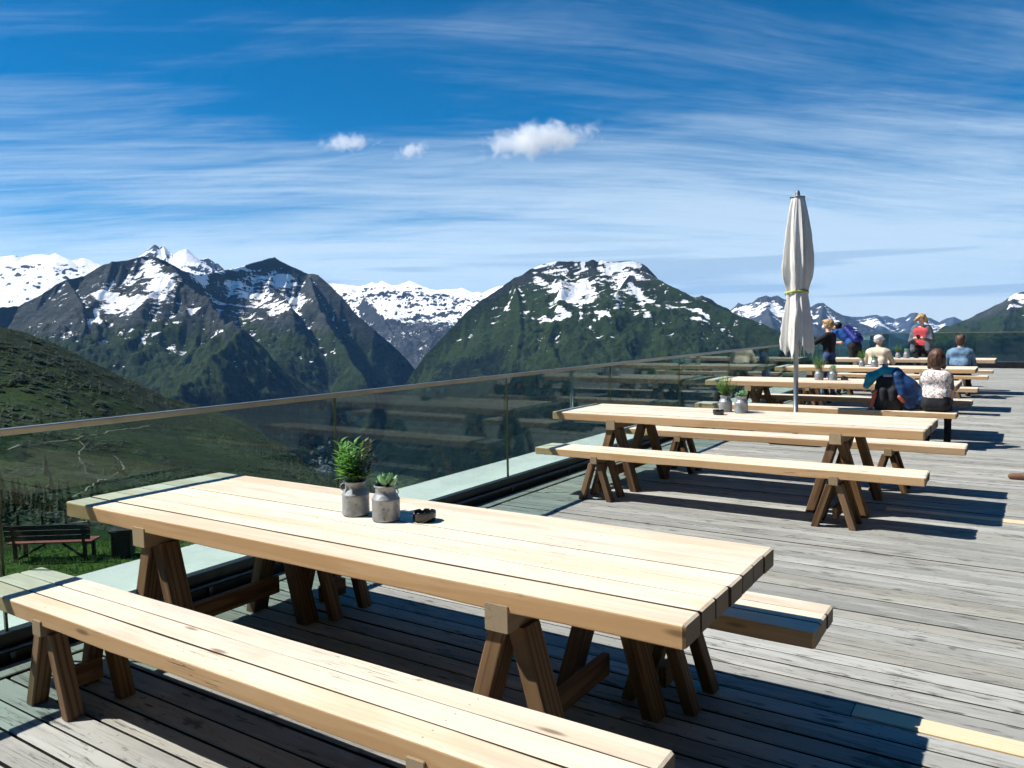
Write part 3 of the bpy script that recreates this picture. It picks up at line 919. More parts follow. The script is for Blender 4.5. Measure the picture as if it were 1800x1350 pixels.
# --- the big mountain right of the central valley
massif('mountain', 'broad domed green and rocky mountain with snow streaks in the middle', [
    (560, 800, 4700), (640, 740, 4700), (690, 700, 4700), (710, 677, 4700), (728, 650, 4700), (750, 620, 4750), (783, 587, 4800), (817, 550, 4850), (850, 523, 4900), (883, 503, 4950), (903, 488, 5000), (915, 484, 5000), (933, 472, 5000), (955, 464, 5000), (977, 459.5, 5000), (1000, 459, 5000), (1017, 460.5, 5000), (1033, 460, 5000),
    (1043, 455, 5000), (1050, 460, 5000), (1058, 457, 5000), (1075, 459.5, 5000), (1098, 458, 5000), (1117, 457.5, 5000), (1133, 465, 5000), (1150, 480, 5000), (1167, 500, 5000), (1187, 513, 5000), (1202, 525, 5000), (1220, 523, 4950), (1233, 519, 4900), (1250, 525, 4900), (1263, 535, 4900),
    (1280, 542, 4900), (1292, 553, 4900), (1305, 572, 4900), (1325, 582, 4900), (1347, 593, 4900), (1365, 605, 4900), (1420, 628, 4950), (1500, 660, 5000), (1620, 705, 5200), (1900, 775, 5600)],
    [([(903, 492, 5000), (912, 525, 4800), (915, 575, 4500), (905, 625, 4200), (890, 675, 4000), (880, 725, 3800)], drop_std(30, 160, .60)),
     ([(985, 480, 4900), (985, 515, 4700), (975, 550, 4500), (960, 590, 4250), (985, 635, 3950), (1000, 695, 3700)], drop_std(30, 160, .46)),
     ([(1117, 466, 5000), (1090, 505, 4800), (1075, 535, 4600), (1085, 575, 4350), (1110, 625, 4050), (1120, 685, 3800)], drop_std(30, 160, .46)),
     ([(1233, 528, 4900), (1215, 562, 4650), (1205, 592, 4400), (1215, 627, 4150), (1230, 672, 3900)], drop_std(30, 160, .48)),
     ([(1305, 576, 4900), (1290, 602, 4600), (1300, 647, 4300)], drop_std(20, 160, .48))],
    560, 1900, 620, 280, 2700, 1300, drop_std(110, 80, .48), 60, .0034, 'mountain_near',
    snow_alp(190, 360, 0.02), veg_alp(260, 420), wood_alp(-230, 420),
    patches=[((978, 505), (1012, 505), 55, 1.0), ((990, 520), (1035, 523), 62, 1.0), ((1024, 462), (1022, 515), 13, 1.0), ((1025, 495), (1028, 520), 34, 1.0), ((1021, 525), (1020, 560), 11, 1.0), ((1062, 462), (1120, 466), 28, 1.0), ((1055, 475), (1095, 492), 28, 1.0), ((1085, 470), (1125, 487), 38, 1.0),
             ((1050, 490), (1080, 495), 20, .95), ((945, 490), (955, 497), 26, .95), ((940, 468), (975, 462), 18, 1.0), ((1110, 500), (1145, 530), 26, 1.0), ((1120, 510), (1135, 545), 24, 1.0), ((980, 545), (1000, 555), 24, .95), ((950, 560), (990, 562), 18, .9), ((1120, 550), (1145, 560), 24, .95), ((1050, 547), (1070, 556), 22, .9), ((1085, 520), (1085, 530), 30, .85),
             ((1220, 560), (1245, 566), 24, .95), ((1190, 540), (1215, 545), 24, .9), ((1200, 530), (1230, 528), 16, .95), ((1225, 545), (1240, 556), 18, .9), ((890, 540), (905, 510), 9, .95)],
    seed=21.9, rough_amp=9.5, steep=-1.0, spur_steep=-0.9)

# --- ranges to the right
massif('mountain', 'blue hazy snow-streaked mountain behind the folded umbrella', [
    (1130, 640, 14800), (1200, 600, 14700), (1240, 575, 14500), (1270, 556, 14500), (1287, 543, 14400), (1298, 531.5, 14400), (1308, 535, 14300), (1323, 531, 14200), (1333, 523, 14200), (1347, 518.5, 14200), (1355, 522, 14200), (1367, 519.5, 14200), (1380, 526, 14300), (1400, 533, 14500), (1425, 540, 14600), (1436, 533, 14600), (1447, 531.5, 14600), (1455, 540, 14600),
    (1463, 547, 14600), (1473, 550, 14600), (1490, 560, 14700), (1520, 575, 14800), (1570, 596, 15000), (1640, 620, 15000), (1700, 640, 15000)],
    [([(1347, 519, 14200), (1352, 550, 13300), (1365, 590, 12500)], None), ([(1300, 532, 14400), (1310, 560, 13500), (1330, 600, 12500)], None), ([(1447, 533, 14600), (1440, 570, 13500), (1430, 610, 12500)], None)],
    1130, 1700, 300, 130, 9000, 2500, drop_std(160, 260, .36), 130, .0014, 'mountain_far',
    snow_alp(140, 500, 0.04), veg_alp(-200, 400), wood_alp(-420, 300), patches=[((1305, 545), (1330, 550), 170, 1.0), ((1340, 540), (1365, 545), 130, .9)], seed=31.0, rough_amp=14, fscale=.5)

massif('mountain', 'farthest pale blue jagged mountain chain on the right horizon', [
    (1400, 575, 25000), (1455, 556, 24500), (1475, 553, 24000), (1500, 557, 24000), (1520, 556, 24000), (1532, 553, 24000), (1541, 552.5, 24000), (1550, 556, 24000), (1559, 555, 24000), (1573, 560.5, 24000), (1585, 557, 24000), (1595, 556, 24000), (1601, 550.5, 24000), (1609, 549, 24000), (1616, 551, 24000), (1621, 557, 24000),
    (1635, 558, 24000), (1651, 566, 24000), (1658, 562, 24000), (1665, 558.5, 24000), (1677, 556.5, 24000), (1688, 561, 24000), (1700, 569, 24000), (1740, 583, 24500), (1850, 560, 25500), (1950, 570, 26000)],
    [([(1541, 553, 24000), (1550, 570, 22000), (1555, 590, 20000)], None), ([(1609, 550, 24000), (1600, 570, 22000), (1590, 590, 20000)], None), ([(1677, 557, 24000), (1670, 575, 22000)], None), ([(1500, 557, 24000), (1495, 575, 22000)], None)],
    1400, 1950, 240, 120, 15000, 4000, drop_std(180, 400, .26), 200, .0009, 'mountain_far',
    snow_alp(60, 420, 0.0), veg_alp(-250, 400), wood_alp(-420, 300), patches=[((1528, 568), (1535, 574), 260, .95), ((1555, 572), (1562, 578), 220, .9), ((1630, 572), (1640, 574), 240, .9)], seed=41.0, rough_amp=20, fscale=.35)

massif('mountain', 'grey green mountain flank rising at the right edge of the view', [
    (1300, 690, 8200), (1450, 668, 8000), (1560, 640, 7800), (1600, 625, 7600), (1640, 603, 7500), (1675, 582.5, 7400), (1691, 575.5, 7300), (1707, 565.5, 7200), (1717, 552, 7200), (1733, 546.5, 7200), (1753, 534, 7200), (1772, 525, 7200), (1783, 515, 7200), (1800, 511.5, 7200), (1840, 503, 7200), (1900, 508, 7200), (2000, 520, 7300), (2150, 560, 7500)],
    [([(1783, 515, 7200), (1770, 550, 6700), (1755, 590, 6200), (1760, 640, 5700)], None), ([(1717, 552, 7200), (1712, 580, 6800), (1700, 620, 6400)], None)],
    1300, 2150, 360, 180, 4300, 2000, drop_std(100, 200, .36), 110, .0022, 'mountain_near',
    snow_alp(330, 350, -.08), veg_alp(120, 500), wood_alp(-130, 320), patches=[((1785, 522), (1800, 524), 45, 1.0), ((1775, 540), (1790, 538), 25, .9)], seed=51.0, rough_amp=11)

# --- valley floor: one sheet out to the horizon
vr = np.concatenate([[0], np.geomspace(600, 31500, 90)]); va = np.linspace(0, 2 * np.pi, 181)[:-1]
VX = vr[:, None] * np.cos(va)[None]; VY = vr[:, None] * np.sin(va)[None]
VZ = FLOOR + 10 * fbm(VX * .0012, VY * .0012, 4)
ii = np.arange(VX.size).reshape(VX.shape); i2 = np.roll(ii, -1, 1)
me = mesh_np('ground', np.stack([VX, VY, VZ], -1).reshape(-1, 3), np.stack([ii[:-1], ii[1:], i2[1:], i2[:-1]], -1).reshape(-1, 4), True)
for nm, arr in (('snow', 0 * VX), ('veg', 0.6 + 0.6 * fbm(VX * .0016, VY * .0016, 4)), ('wood', 0.44 + 0.9 * fbm(VX * .0011 + 5, VY * .0011, 4))):
    at = me.attributes.new(nm, 'FLOAT', 'POINT'); at.data.foreach_set('value', np.ascontiguousarray(arr.ravel(), dtype=np.float32))
tag(obj('ground', me, 'valley_ground'), 'wooded green valley floor far below the terrace', 'ground', None, 'structure')

# --- the near hillside under and left of the terrace
HA = [-1.45, -0.95, -0.575, -0.35, -0.18, 0.0, 0.30, 1.0, 1.5]     # bearing (rad) from the view axis
HD = [0.0, 10, 22, 34, 60, 120, 250, 400, 600, 900, 1300, 2000, 3200]
HZ = [
    [-3.6, -3.6, -3.4, -4, -6, -6, 5, 25, 70, 150, 240, 330, 300],
    [-3.6, -3.6, -3.5, -5, -8, -10, -4, 10, 45, 120, 190, 160, -100],
    [-3.6, -3.6, -3.7, -6.5, -13, -25, -45, -55, -40, 9, -40, -260, -620],
    [-3.6, -3.6, -3.7, -6.5, -13, -27, -52, -75, -84, -87, -190, -480, -700],
    [-3.6, -3.6, -3.8, -6.5, -13, -28, -56, -84, -122, -200, -380, -640, -712],
    [-3.6, -3.6, -4.0, -7.5, -16, -36, -80, -135, -215, -345, -520, -690, -716],
    [-3.6, -3.6, -4.0, -8, -18, -42, -95, -160, -255, -400, -570, -700, -716],
    [-3.6, -3.6, -4.0, -7, -15, -34, -75, -125, -200, -330, -500, -690, -716],
    [-3.6, -3.6, -4.0, -6, -10, -20, -45, -80, -140, -240, -390, -640, -716]]
HZ = np.array(HZ, float)


def interp_rows(xq, xp, Y):
    """smooth (Catmull-Rom) interpolation of rows"""
    xp = np.array(xp, float); xq = np.clip(xq, xp[0], xp[-1] - 1e-6)
    i = np.searchsorted(xp, xq, 'right') - 1; i = np.clip(i, 0, len(xp) - 2)
    h = xp[i + 1] - xp[i]; t = (xq - xp[i]) / h
    m = np.gradient(Y, xp, axis=0)
    return i, t, h, m


def hill_z(x, y):
    x = np.asarray(x, float); y = np.asarray(y, float)
    d = np.hypot(x, y); az = np.arctan2(x, y) - CAM_YAW
    az = (az + np.pi) % (2 * np.pi) - np.pi
    ld = np.log(d + 6.0); lk = np.log(np.array(HD) + 6.0)
    ai = np.clip(az, HA[0], HA[-1])
    k = np.clip(np.searchsorted(HA, ai, 'right') - 1, 0, len(HA) - 2)
    ha = np.array(HA); t = (ai - ha[k]) / (ha[k + 1] - ha[k]); t = t * t * (3 - 2 * t) * 0.5 + t * 0.5
    j = np.clip(np.searchsorted(lk, ld, 'right') - 1, 0, len(lk) - 2)
    s = np.clip((ld - lk[j]) / (lk[j + 1] - lk[j]), 0, 1); s = s * s * (3 - 2 * s) * 0.4 + s * 0.6
    z = (HZ[k, j] * (1 - s) + HZ[k, j + 1] * s) * (1 - t) + (HZ[k + 1, j] * (1 - s) + HZ[k + 1, j + 1] * s) * t
    a = np.clip((d - 22) / 300.0, 0, 1)
    z = z + a * (7.0 * fbm(x * .006, y * .006, 5) + 4.0 * (ridged(x * .012 + 3, y * .012, 4) - .7)) + np.clip((d - 20) / 60, 0.02, 1) * 0.5 * fbm(x * .09, y * .09, 4)
    return z


ha_ = np.linspace(-1.45, 1.45, 520) + CAM_YAW
hd_ = np.concatenate([[3.0], np.geomspace(8, 3200, 300)])
HX = hd_[:, None] * np.sin(ha_)[None]; HY = hd_[:, None] * np.cos(ha_)[None]
HZZ = hill_z(HX, HY)
ii = np.arange(HX.size).reshape(HX.shape)
me = mesh_np('hillside', np.stack([HX, HY, HZZ], -1).reshape(-1, 3), np.stack([ii[:-1, :-1], ii[:-1, 1:], ii[1:, 1:], ii[1:, :-1]], -1).reshape(-1, 4), True)
hd2 = np.hypot(HX, HY)
hwood = np.clip(0.5 + 0.5 * sstep(hd2, 350, 900) * 0.5 + 0.6 * fbm(HX * .006 + 2, HY * .006, 4) - 0.9 * sstep(-hd2, -60, -25), 0, 1)
hveg = np.clip(sstep(-hd2, -90, -30) + 0.9 * sstep(np.sin(HZZ * 0.045 + 2.0 * fbm(HX * .003, HY * .003, 3)), 0.86, 0.97) * sstep(hd2, 250, 500), 0, 1)
for nm, arr in (('veg', hveg), ('wood', hwood)):
    at = me.attributes.new(nm, 'FLOAT', 'POINT'); at.data.foreach_set('value', np.ascontiguousarray(arr.ravel(), dtype=np.float32))
tag(obj('hillside', me, 'hill_ground'), 'dark green hillside falling away to the left of the terrace', 'hillside', None, 'structure')
_hp = np.stack([HX, HY, HZZ], -1); _hu, _hv, _hzz = pix(_hp)


def hill_spot(u, v, dmin=20, dmax=1000):
    e = (_hu - u) ** 2 + (_hv - v) ** 2 + np.where((hd2 > dmin) & (hd2 < dmax) & (_hzz > 0), 0, 1e9)
    i = np.unravel_index(np.argmin(e), e.shape); return _hp[i]


# hiking trails laid on the slope
def trail(uvs, width, label):
    pts = [hill_spot(*q) for q in uvs]
    P = []
    for i in range(len(pts) - 1):
        a, b = pts[i], pts[i + 1]; n_ = max(2, int(np.linalg.norm(b - a) / 6))
        for k in range(n_): P.append(a + (b - a) * k / n_)
    P.append(pts[-1]); P = np.array(P)
    P[:, 0] += 1.5 * fbm(P[:, 0] * .05, P[:, 1] * .05, 2); 
    T = np.gradient(P[:, :2], axis=0); T /= np.linalg.norm(T, axis=1)[:, None] + 1e-9
    Nn = np.stack([-T[:, 1], T[:, 0]], -1)
    w = width * (0.8 + 0.4 * rng.random(len(P)))[:, None]
    vs = []; 
    for sgn in (-1, -0.33, 0.33, 1):
        q = P[:, :2] + Nn * w * sgn * 0.5
        z = hill_z(q[:, 0], q[:, 1]) + 0.35
        vs.append(np.column_stack([q, z]))
    V = np.stack(vs, 1); m_ = len(P); ix = np.arange(m_ * 4).reshape(m_, 4)
    F = np.stack([ix[:-1, :-1], ix[1:, :-1], ix[1:, 1:], ix[:-1, 1:]], -1).reshape(-1, 4)
    o = obj('trail', mesh_np('trail', V.reshape(-1, 3), F, True), 'trail')
    tag(o, label, 'trail', None, 'structure')


trail([(10, 788), (60, 780), (110, 776), (150, 768), (185, 763), (220, 755), (266, 747)], 0.7, 'pale footpath crossing the left hillside just below the handrail')
trail([(141, 777), (145, 783), (135, 793), (142, 805), (152, 822), (153, 835), (168, 842)], 0.6, 'pale winding footpath left of two on the lower slope')
trail([(203, 799), (207, 810), (216, 823), (203, 835), (190, 843), (175, 846), (160, 855), (140, 868), (110, 884)], 0.6, 'pale footpath with a sharp bend on the lower slope')


# ================================================================== terrace
RX = -4.06            # line of the glass
DX0, DX1 = -3.985, 7.0
YN, YF = -1.2, 28.75
ZT, ZB = 0.7193, 0.4403
PITCH = 0.1215

deck = MB(); deck.box((DX0 - 0.05, YN - 0.3, -0.34), (DX1, YF, -0.075))
deck = deck.build('deck', 'deck_under')
tag(deck, 'weathered grey boarded terrace deck', 'deck', None, 'structure')


def plank_mesh(name, L, w, t, stations=2, wob=0.0, bev=0.004, seed=0):
    """a board along X from 0 to L, centred on Y, top at z = 0"""
    prof = [(-w / 2, -t), (-w / 2, -bev), (-w / 2 + bev, 0), (w / 2 - bev, 0), (w / 2, -bev), (w / 2, -t)]
    rr = random.Random(seed)
    vs = []; fs = []
    k = len(prof)
    for i in range(stations):
        x = L * i / (stations - 1)
        oy = rr.uniform(-wob, wob); oz = rr.uniform(-wob, wob) * 0.5
        for (y, z) in prof: vs.append((x, y + oy, z + oz))
    for i in range(stations - 1):
        for j in range(k):
            j2 = (j + 1) % k
            fs.append((i * k + j, (i + 1) * k + j, (i + 1) * k + j2, i * k + j2))
    fs.append(tuple(range(k))); fs.append(tuple((stations - 1) * k + j for j in reversed(range(k))))
    me = bpy.data.meshes.new(name); me.from_pydata(vs, [], fs); me.update()
    return me


X0 = -3.845
rows = []
y = YN
far = MB(); far_r = []
NEWROWS = {}
k = 0
new_a = round((3.245 - YN) / PITCH); new_b = round((7.06 - YN) / PITCH)
while y < YF - 0.05:
    rr = random.Random(k * 7 + 1)
    if y < 12.0:
        cuts = []
        if k == new_a: cuts = [-0.55, 2.1]
        elif k == new_b: cuts = [-0.95, 2.3]
        else:
            cuts = [X0 + [4.9, 5.6, 2.2, 5.2][(k // 7) % 4] + rr.uniform(-.4, .4)] if k % 7 == 3 else []
        xs = [X0 + rr.uniform(-.004, .004)] + cuts + [DX1]
        for j in range(len(xs) - 1):
            L = xs[j + 1] - xs[j] - 0.004
            w = PITCH - 0.0125 + rr.uniform(-.0035, .0025)
            me = plank_mesh('plank', L, w, 0.03, 5, 0.0012, 0.0045, k * 10 + j)
            isnew = (k in (new_a, new_b)) and j == 1
            obj('plank', me, 'new_plank_wood' if isnew else 'deck_wood', deck, (xs[j], y, (0.003 if isnew else rr.uniform(-.0025, .0025)) - 0.002))
            at = me.attributes.new('rnd', 'FLOAT', 'POINT'); at.data.foreach_set('value', [rr.random()] * len(me.vertices))
    else:
        c = X0 + [3.1, 4.4, 1.9, 5.3, 2.6][k % 5]
        for a, b in ((X0, c), (c + .004, DX1)):
            me = plank_mesh('tmp', b - a, PITCH - 0.0125, 0.03, 2)
            far.add([(v.co.x + a, v.co.y + y, v.co.z - .002) for v in me.vertices], [list(p.vertices) for p in me.polygons])
            far_r += [rr.random()] * len(me.vertices)
            bpy.data.meshes.remove(me)
    y += PITCH; k += 1
fo = far.build('planks', 'deck_wood', deck)
fo['kind'] = 'stuff'
at = fo.data.attributes.new('rnd', 'FLOAT', 'POINT'); at.data.foreach_set('value', far_r)
# boards closing the deck along the railing
y = YN; k = 0
while y < YF:
    L = min(4.0, YF - y) - .004
    me = plank_mesh('edge_board', L, 0.118, 0.03, 5, .001, .0045, 900 + k)
    at = me.attributes.new('rnd', 'FLOAT', 'POINT'); at.data.foreach_set('value', [random.random()] * len(me.vertices))
    obj('edge_board', me, 'deck_wood', deck, (-3.922, y, 0.004), (0, 0, math.pi / 2))
    y += 4.0; k += 1

# parapet under the glass with its pale coping
par = MB(); par.box((-4.62, YN - .5, -4.6), (-4.135, 30.55, 0.055)); par.box((-4.135, 30.05, -4.6), (DX1, 30.55, 0.055))
par = par.build('parapet_wall', 'concrete'); tag(par, 'concrete parapet carrying the pale coping outside the glass railing', 'wall')
y = YN - .5; seq = [2.92]; 
while y < 30.5:
    L = 2.94
    b = min(y + L, 30.6) - 0.012
    q = MB(); q.box((-4.70, y, 0.060), (-4.10, b, 0.118), bev=0.006); q.build('coping_slab', 'coping', par)
    y += L
x = -4.098
while x < DX1:
    b = min(x + 2.94, DX1) - .012
    q = MB(); q.box((x, 30.06, 0.060), (b, 30.62, 0.118), bev=0.006); q.build('coping_slab', 'coping', par)
    x += 2.94

# glass railings
P0, DP, RZ = 3.93, 2.1776, 1.10
NP = 12
YC = P0 + NP * DP


def railing_side(name, label, panels, along):
    t = empty(name, (RX, panels[0][0], 0) if along == 'y' else (panels[0][0], YC, 0))
    tag(t, label, 'railing')
    return t


lr = empty('glass_railing', (RX, YN, 0)); tag(lr, 'long glass railing with steel handrail along the left edge of the deck', 'railing')


def wbox(parent, name, lo, hi, mat, bev=0.0):
    o = Vector(parent.location)
    q = MB(); q.box(Vector(lo) - o, Vector(hi) - o, bev=bev)
    return q.build(name, mat, parent)


ys = [P0 + i * DP for i in range(-2, NP + 1)]
for i in range(len(ys) - 1):
    wbox(lr, 'glass_panel', (RX - .008, ys[i] + .006, 0.10), (RX + .008, ys[i + 1] - .006, 1.075), 'rail_glass')
for y in ys[:-1]:
    wbox(lr, 'joint_profile', (RX - .009, y - .0055, 0.13), (RX + .0095, y + .0055, 1.074), 'joint_seal')
wbox(lr, 'handrail', (RX - .026, ys[0] - .3, 1.0755), (RX + .026, YC - .03, 1.108), 'steel_rail', .004)
wbox(lr, 'base_channel', (RX - .036, ys[0] - .3, -0.05), (RX + .034, YC, 0.140), 'dark_profile', .004)
o = Vector(lr.location)
q = MB(); q.tube([(0.062, ys[0] - .3 - YN, 0.066), (0.062, YC - .1 - YN, 0.066)], 0.014, 10); q.build('drain_pipe', 'tube_metal', lr)
y = ys[0]
while y < YC - .5:
    wbox(lr, 'bracket', (RX + .036, y - .012, 0.0), (RX + .052, y + .012, .050), 'tube_metal'); y += DP / 2

fr = empty('glass_railing', (RX, YC, 0)); tag(fr, 'glass railing across the far end of the deck', 'railing')
xs = [RX + .02 + i * 2.08 for i in range(0, 6)]
for i in range(len(xs) - 1):
    wbox(fr, 'glass_panel', (xs[i] + .006, YC - .008, 0.10), (xs[i + 1] - .006, YC + .008, 1.075), 'rail_glass')
for x in xs[1:]:
    wbox(fr, 'joint_profile', (x - .02, YC - .0095, 0.13), (x + .02, YC + .0095, 1.074), 'joint_seal')
wbox(fr, 'handrail', (RX + .03, YC - .026, 1.0755), (DX1, YC + .026, 1.108), 'steel_rail', .004)
wbox(fr, 'base_channel', (RX + .04, YC - .036, -0.05), (DX1, YC + .034, 0.140), 'dark_profile', .004)


# ================================================================== assumed restaurant, added outside the frame to block sky light; mirrored in the glass
rb = empty('sky_blocking_building', (6.4, 4.0, 0)); tag(rb, 'dark timber building added out of view beside the terrace to block sky light', 'building')
wbox(rb, 'wall', (6.4, -9.0, -0.3), (14.0, 25.0, 5.2), 'dark_timber')
wbox(rb, 'wall', (-6.5, -9.0, -3.6), (6.395, -3.4, 5.2), 'dark_timber')
wbox(rb, 'roof', (5.6, -9.6, 5.205), (14.6, 25.8, 5.5), 'dark_profile')
wbox(rb, 'roof', (-7.2, -9.6, 5.205), (5.595, -2.6, 5.5), 'dark_profile')
for k in range(8):
    y0 = -1.6 + k * 3.2
    fr_ = wbox(rb, 'window', (6.34, y0, 0.55), (6.398, y0 + 2.3, 2.75), 'bench_dark')
    gq = MB(); gq.box((6.325 - 6.4, y0 + .08 - 4.0, .63), (6.338 - 6.4, y0 + 2.22 - 4.0, 2.67)); gq.build('pane', 'window_dark', fr_)
for k in range(3):
    x0 = -4.6 + k * 3.4
    fr_ = wbox(rb, 'window', (x0, -3.398, 0.55), (x0 + 2.3, -3.34, 2.75), 'bench_dark')
    gq = MB(); gq.box((x0 + .08 - 6.4, -3.338 - 4.0, .63), (x0 + 2.22 - 6.4, -3.325 - 4.0, 2.67)); gq.build('pane', 'window_dark', fr_)


# ================================================================== tables and benches
def beam_mesh(name, L, w, t, r=0.012, st=14, wav=0.0, seed=0, er=0.012, dark_sides=()):
    """a heavy plank along X (centred), rounded edges; a little uneven like sawn larch"""
    rr = random.Random(seed)
    ph = [rr.uniform(0, 6.28) for _ in range(6)]
    cs = []
    for (cy, cz, a0) in ((w / 2 - r, t - r, 0), (-w / 2 + r, t - r, 90), (-w / 2 + r * .6, r * .6, 180), (w / 2 - r * .6, r * .6, 270)):
        rad = r if a0 < 180 else r * .6
        for j in range(4):
            a = R(a0 + j * 30)
            cs.append((cy + rad * math.cos(a), cz + rad * math.sin(a)))
    k = len(cs)
    xs = [-L / 2, -L / 2 + er] + [-L / 2 + er + (L - 2 * er) * i / (st - 1) for i in range(1, st - 1)] + [L / 2 - er, L / 2]
    vs = []; fs = []
    for i, x in enumerate(xs):
        s = 1.0 if 0 < i < len(xs) - 1 else 0.0
        d = er * 0.55 * (1 - s)
        wv = wav * (math.sin(x * 3.1 + ph[0]) + .6 * math.sin(x * 7.3 + ph[1])) * .5
        wb = wav * 1.6 * (math.sin(x * 4.3 + ph[2]) + .7 * math.sin(x * 9.7 + ph[3])) * .5
        for (y, z) in cs:
            yy = y - math.copysign(min(abs(y), d), y); zz = z + (d if z < t / 2 else -d)
            vs.append((x, yy + wv, zz + (wb if z < t / 2 else wv * .25)))
    n_ = len(xs)
    for i in range(n_ - 1):
        for j in range(k):
            j2 = (j + 1) % k
            fs.append((i * k + j, i * k + j2, (i + 1) * k + j2, (i + 1) * k + j))
    fs.append(tuple(reversed(range(k)))); fs.append(tuple((n_ - 1) * k + j for j in range(k)))
    me = bpy.data.meshes.new(name); me.from_pydata(vs, [], fs)
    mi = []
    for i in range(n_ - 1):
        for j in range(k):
            mi.append(1 if ((-1 in dark_sides and j in (6, 7, 8)) or (1 in dark_sides and j in (14, 15, 0))) else 0)
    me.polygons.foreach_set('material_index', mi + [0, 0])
    me.update()
    return me


def leg_between(a, b, w, d):
    """square-cut timber from a (top) to b (foot); its local X runs along the grain"""
    a = Vector(a); b = Vector(b); dr = (b - a); L = dr.length; dr.normalize()
    yv = Vector((0, 1, 0)); zv = dr.cross(yv).normalized()
    M = Matrix((dr, yv, zv)).transposed().to_4x4(); M.translation = a
    q = MB(); q.box((0, -d / 2, -w / 2), (L, d / 2, w / 2), bev=0.005)
    # cut the foot level with the deck, the head level under the beam
    Mi = M.inverted()
    out = []
    for v in q.v:
        p = M @ Vector(v)
        if v[0] > L * .5: t = (b.z - p.z) / dr.z
        else: t = (a.z - p.z) / dr.z
        p = p + dr * t * 0.96
        out.append(tuple(Mi @ p))
    q.v = out
    return q, M


def add_leg(parent, a, b, w, d):
    q, M = leg_between(a, b, w, d)
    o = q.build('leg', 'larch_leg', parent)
    o.matrix_local = M
    return o


def trestle(parent, x, W, zt, blk, lw, ld, spread, inset, seed):
    """cross beam along Y with a pair of A-frames under it"""
    bm = beam_mesh('cross_beam', W, blk, blk, 0.006, 4, 0, seed, .004)
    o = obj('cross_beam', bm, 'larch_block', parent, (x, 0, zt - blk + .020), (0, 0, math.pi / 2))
    top = zt - blk + .024
    for sy in (-1, 1):
        yy = sy * (W / 2 - inset)
        add_leg(parent, (x - .030, yy - .004, top), (x - spread / 2, yy - .004, 0), lw, ld)
        add_leg(parent, (x + .030, yy + .004, top), (x + spread / 2, yy + .004, 0), lw, ld)
    q = MB(); q.box((-W / 2 + inset + .02, -.0175, -.045), (W / 2 - inset - .02, .0175, .045), bev=.004)
    q.build('stretcher', 'larch_leg', parent, (x, 0, zt * 0.28), (0, 0, math.pi / 2))


LT, WT, TT = 3.235, 0.905, 0.073


def make_table():
    t = empty('picnic_table')
    n_ = 7; w = WT / n_
    for i in range(n_):
        edge = i in (0, n_ - 1)
        me = beam_mesh('plank', LT + random.uniform(-.004, .004), w - .005, TT, 0.009 if edge else 0.003, 18, 0.0022 if edge else .0008, 40 + i, .009, dark_sides=(1,) if i == 0 else ((-1,) if i == n_ - 1 else (-1, 1)))
        obj('plank', me, ['larch', 'groove_dark'], t, (random.uniform(-.002, .002), -WT / 2 + w * (i + .5), ZT - TT + random.uniform(-.0015, .0005)))
    for x in (-0.99, 0.985):
        trestle(t, x, WT + .006, ZT - TT, 0.092, 0.068, 0.10, 0.40, 0.11, 70 + int(x))
    return t


LB, WB, TB = 3.20, 0.325, 0.066


def make_bench():
    t = empty('bench')
    n_ = 3; w = WB / n_
    for i in range(n_):
        edge = i != 1
        me = beam_mesh('plank', LB + random.uniform(-.004, .004), w - .0055, TB, 0.008 if edge else 0.003, 18, 0.003 if edge else .001, 140 + i, .009, dark_sides=(1,) if i == 0 else ((-1,) if i == n_ - 1 else (-1, 1)))
        obj('plank', me, ['larch', 'groove_dark'], t, (random.uniform(-.003, .003), -WB / 2 + w * (i + .5), ZB - TB + random.uniform(-.0015, .0005)))
    for x in (-1.0, 0.99):
        trestle(t, x, WB + .006, ZB - TB, 0.066, 0.050, 0.070, 0.27, 0.055, 170 + int(x))
    return t


table0 = make_table(); bench0 = make_bench()
# centre x, centre y, turn, label
tables = [(-2.39, 2.485, 0.0, 'pale wooden trestle table nearest the camera, seven boards seen close up'),
          (-2.245, 7.05, -0.012, 'second pale wooden trestle table from the camera, in front of the umbrella'),
          (-2.36, 11.72, 0.004, 'third pale wooden table from the camera, just behind the umbrella pole'),
          (-2.34, 15.45, 0.006, 'fourth pale wooden table from the camera, in front of the man in the white cap'),
          (-2.17, 18.95, 0.0, 'farthest pale wooden table, in front of the woman in red')]
for i, (x, y, a, lab) in enumerate(tables):
    t = table0 if i == 0 else copy_tree(table0)
    t.location = (x, y, 0); t.rotation_euler = (0, 0, a)
    tag(t, lab, 'table', 'wooden tables in a row on the deck')
benches = [(-2.345, 1.722, 0.003, 'pale wooden bench in the lower left foreground, in front of the nearest table'),
           (-2.215, 3.05, 0.0, 'pale wooden bench half hidden behind the nearest table'),
           (-2.185, 6.32, 0.008, 'pale wooden bench in front of the second table, standing free in the sun'),
           (-2.03, 7.90, 0.006, 'pale wooden bench on the far side of the second table'),
           (-2.29, 10.74, -0.012, 'pale wooden bench behind the umbrella pole where the woman in white sits'),
           (-2.22, 12.33, -0.008, 'pale wooden bench on the far side of the third table'),
           (-2.26, 14.66, 0.0, 'pale wooden bench in front of the fourth table'),
           (-2.24, 17.78, 0.0, 'pale wooden bench where the man in the cap and the person in denim sit'),
           (-2.22, 19.75, 0.0, 'farthest pale wooden bench, behind the last table')]
for i, (x, y, a, lab) in enumerate(benches):
    t = bench0 if i == 0 else copy_tree(bench0)
    t.location = (x, y, 0); t.rotation_euler = (0, 0, a)
    tag(t, lab, 'bench', 'wooden benches beside the tables')


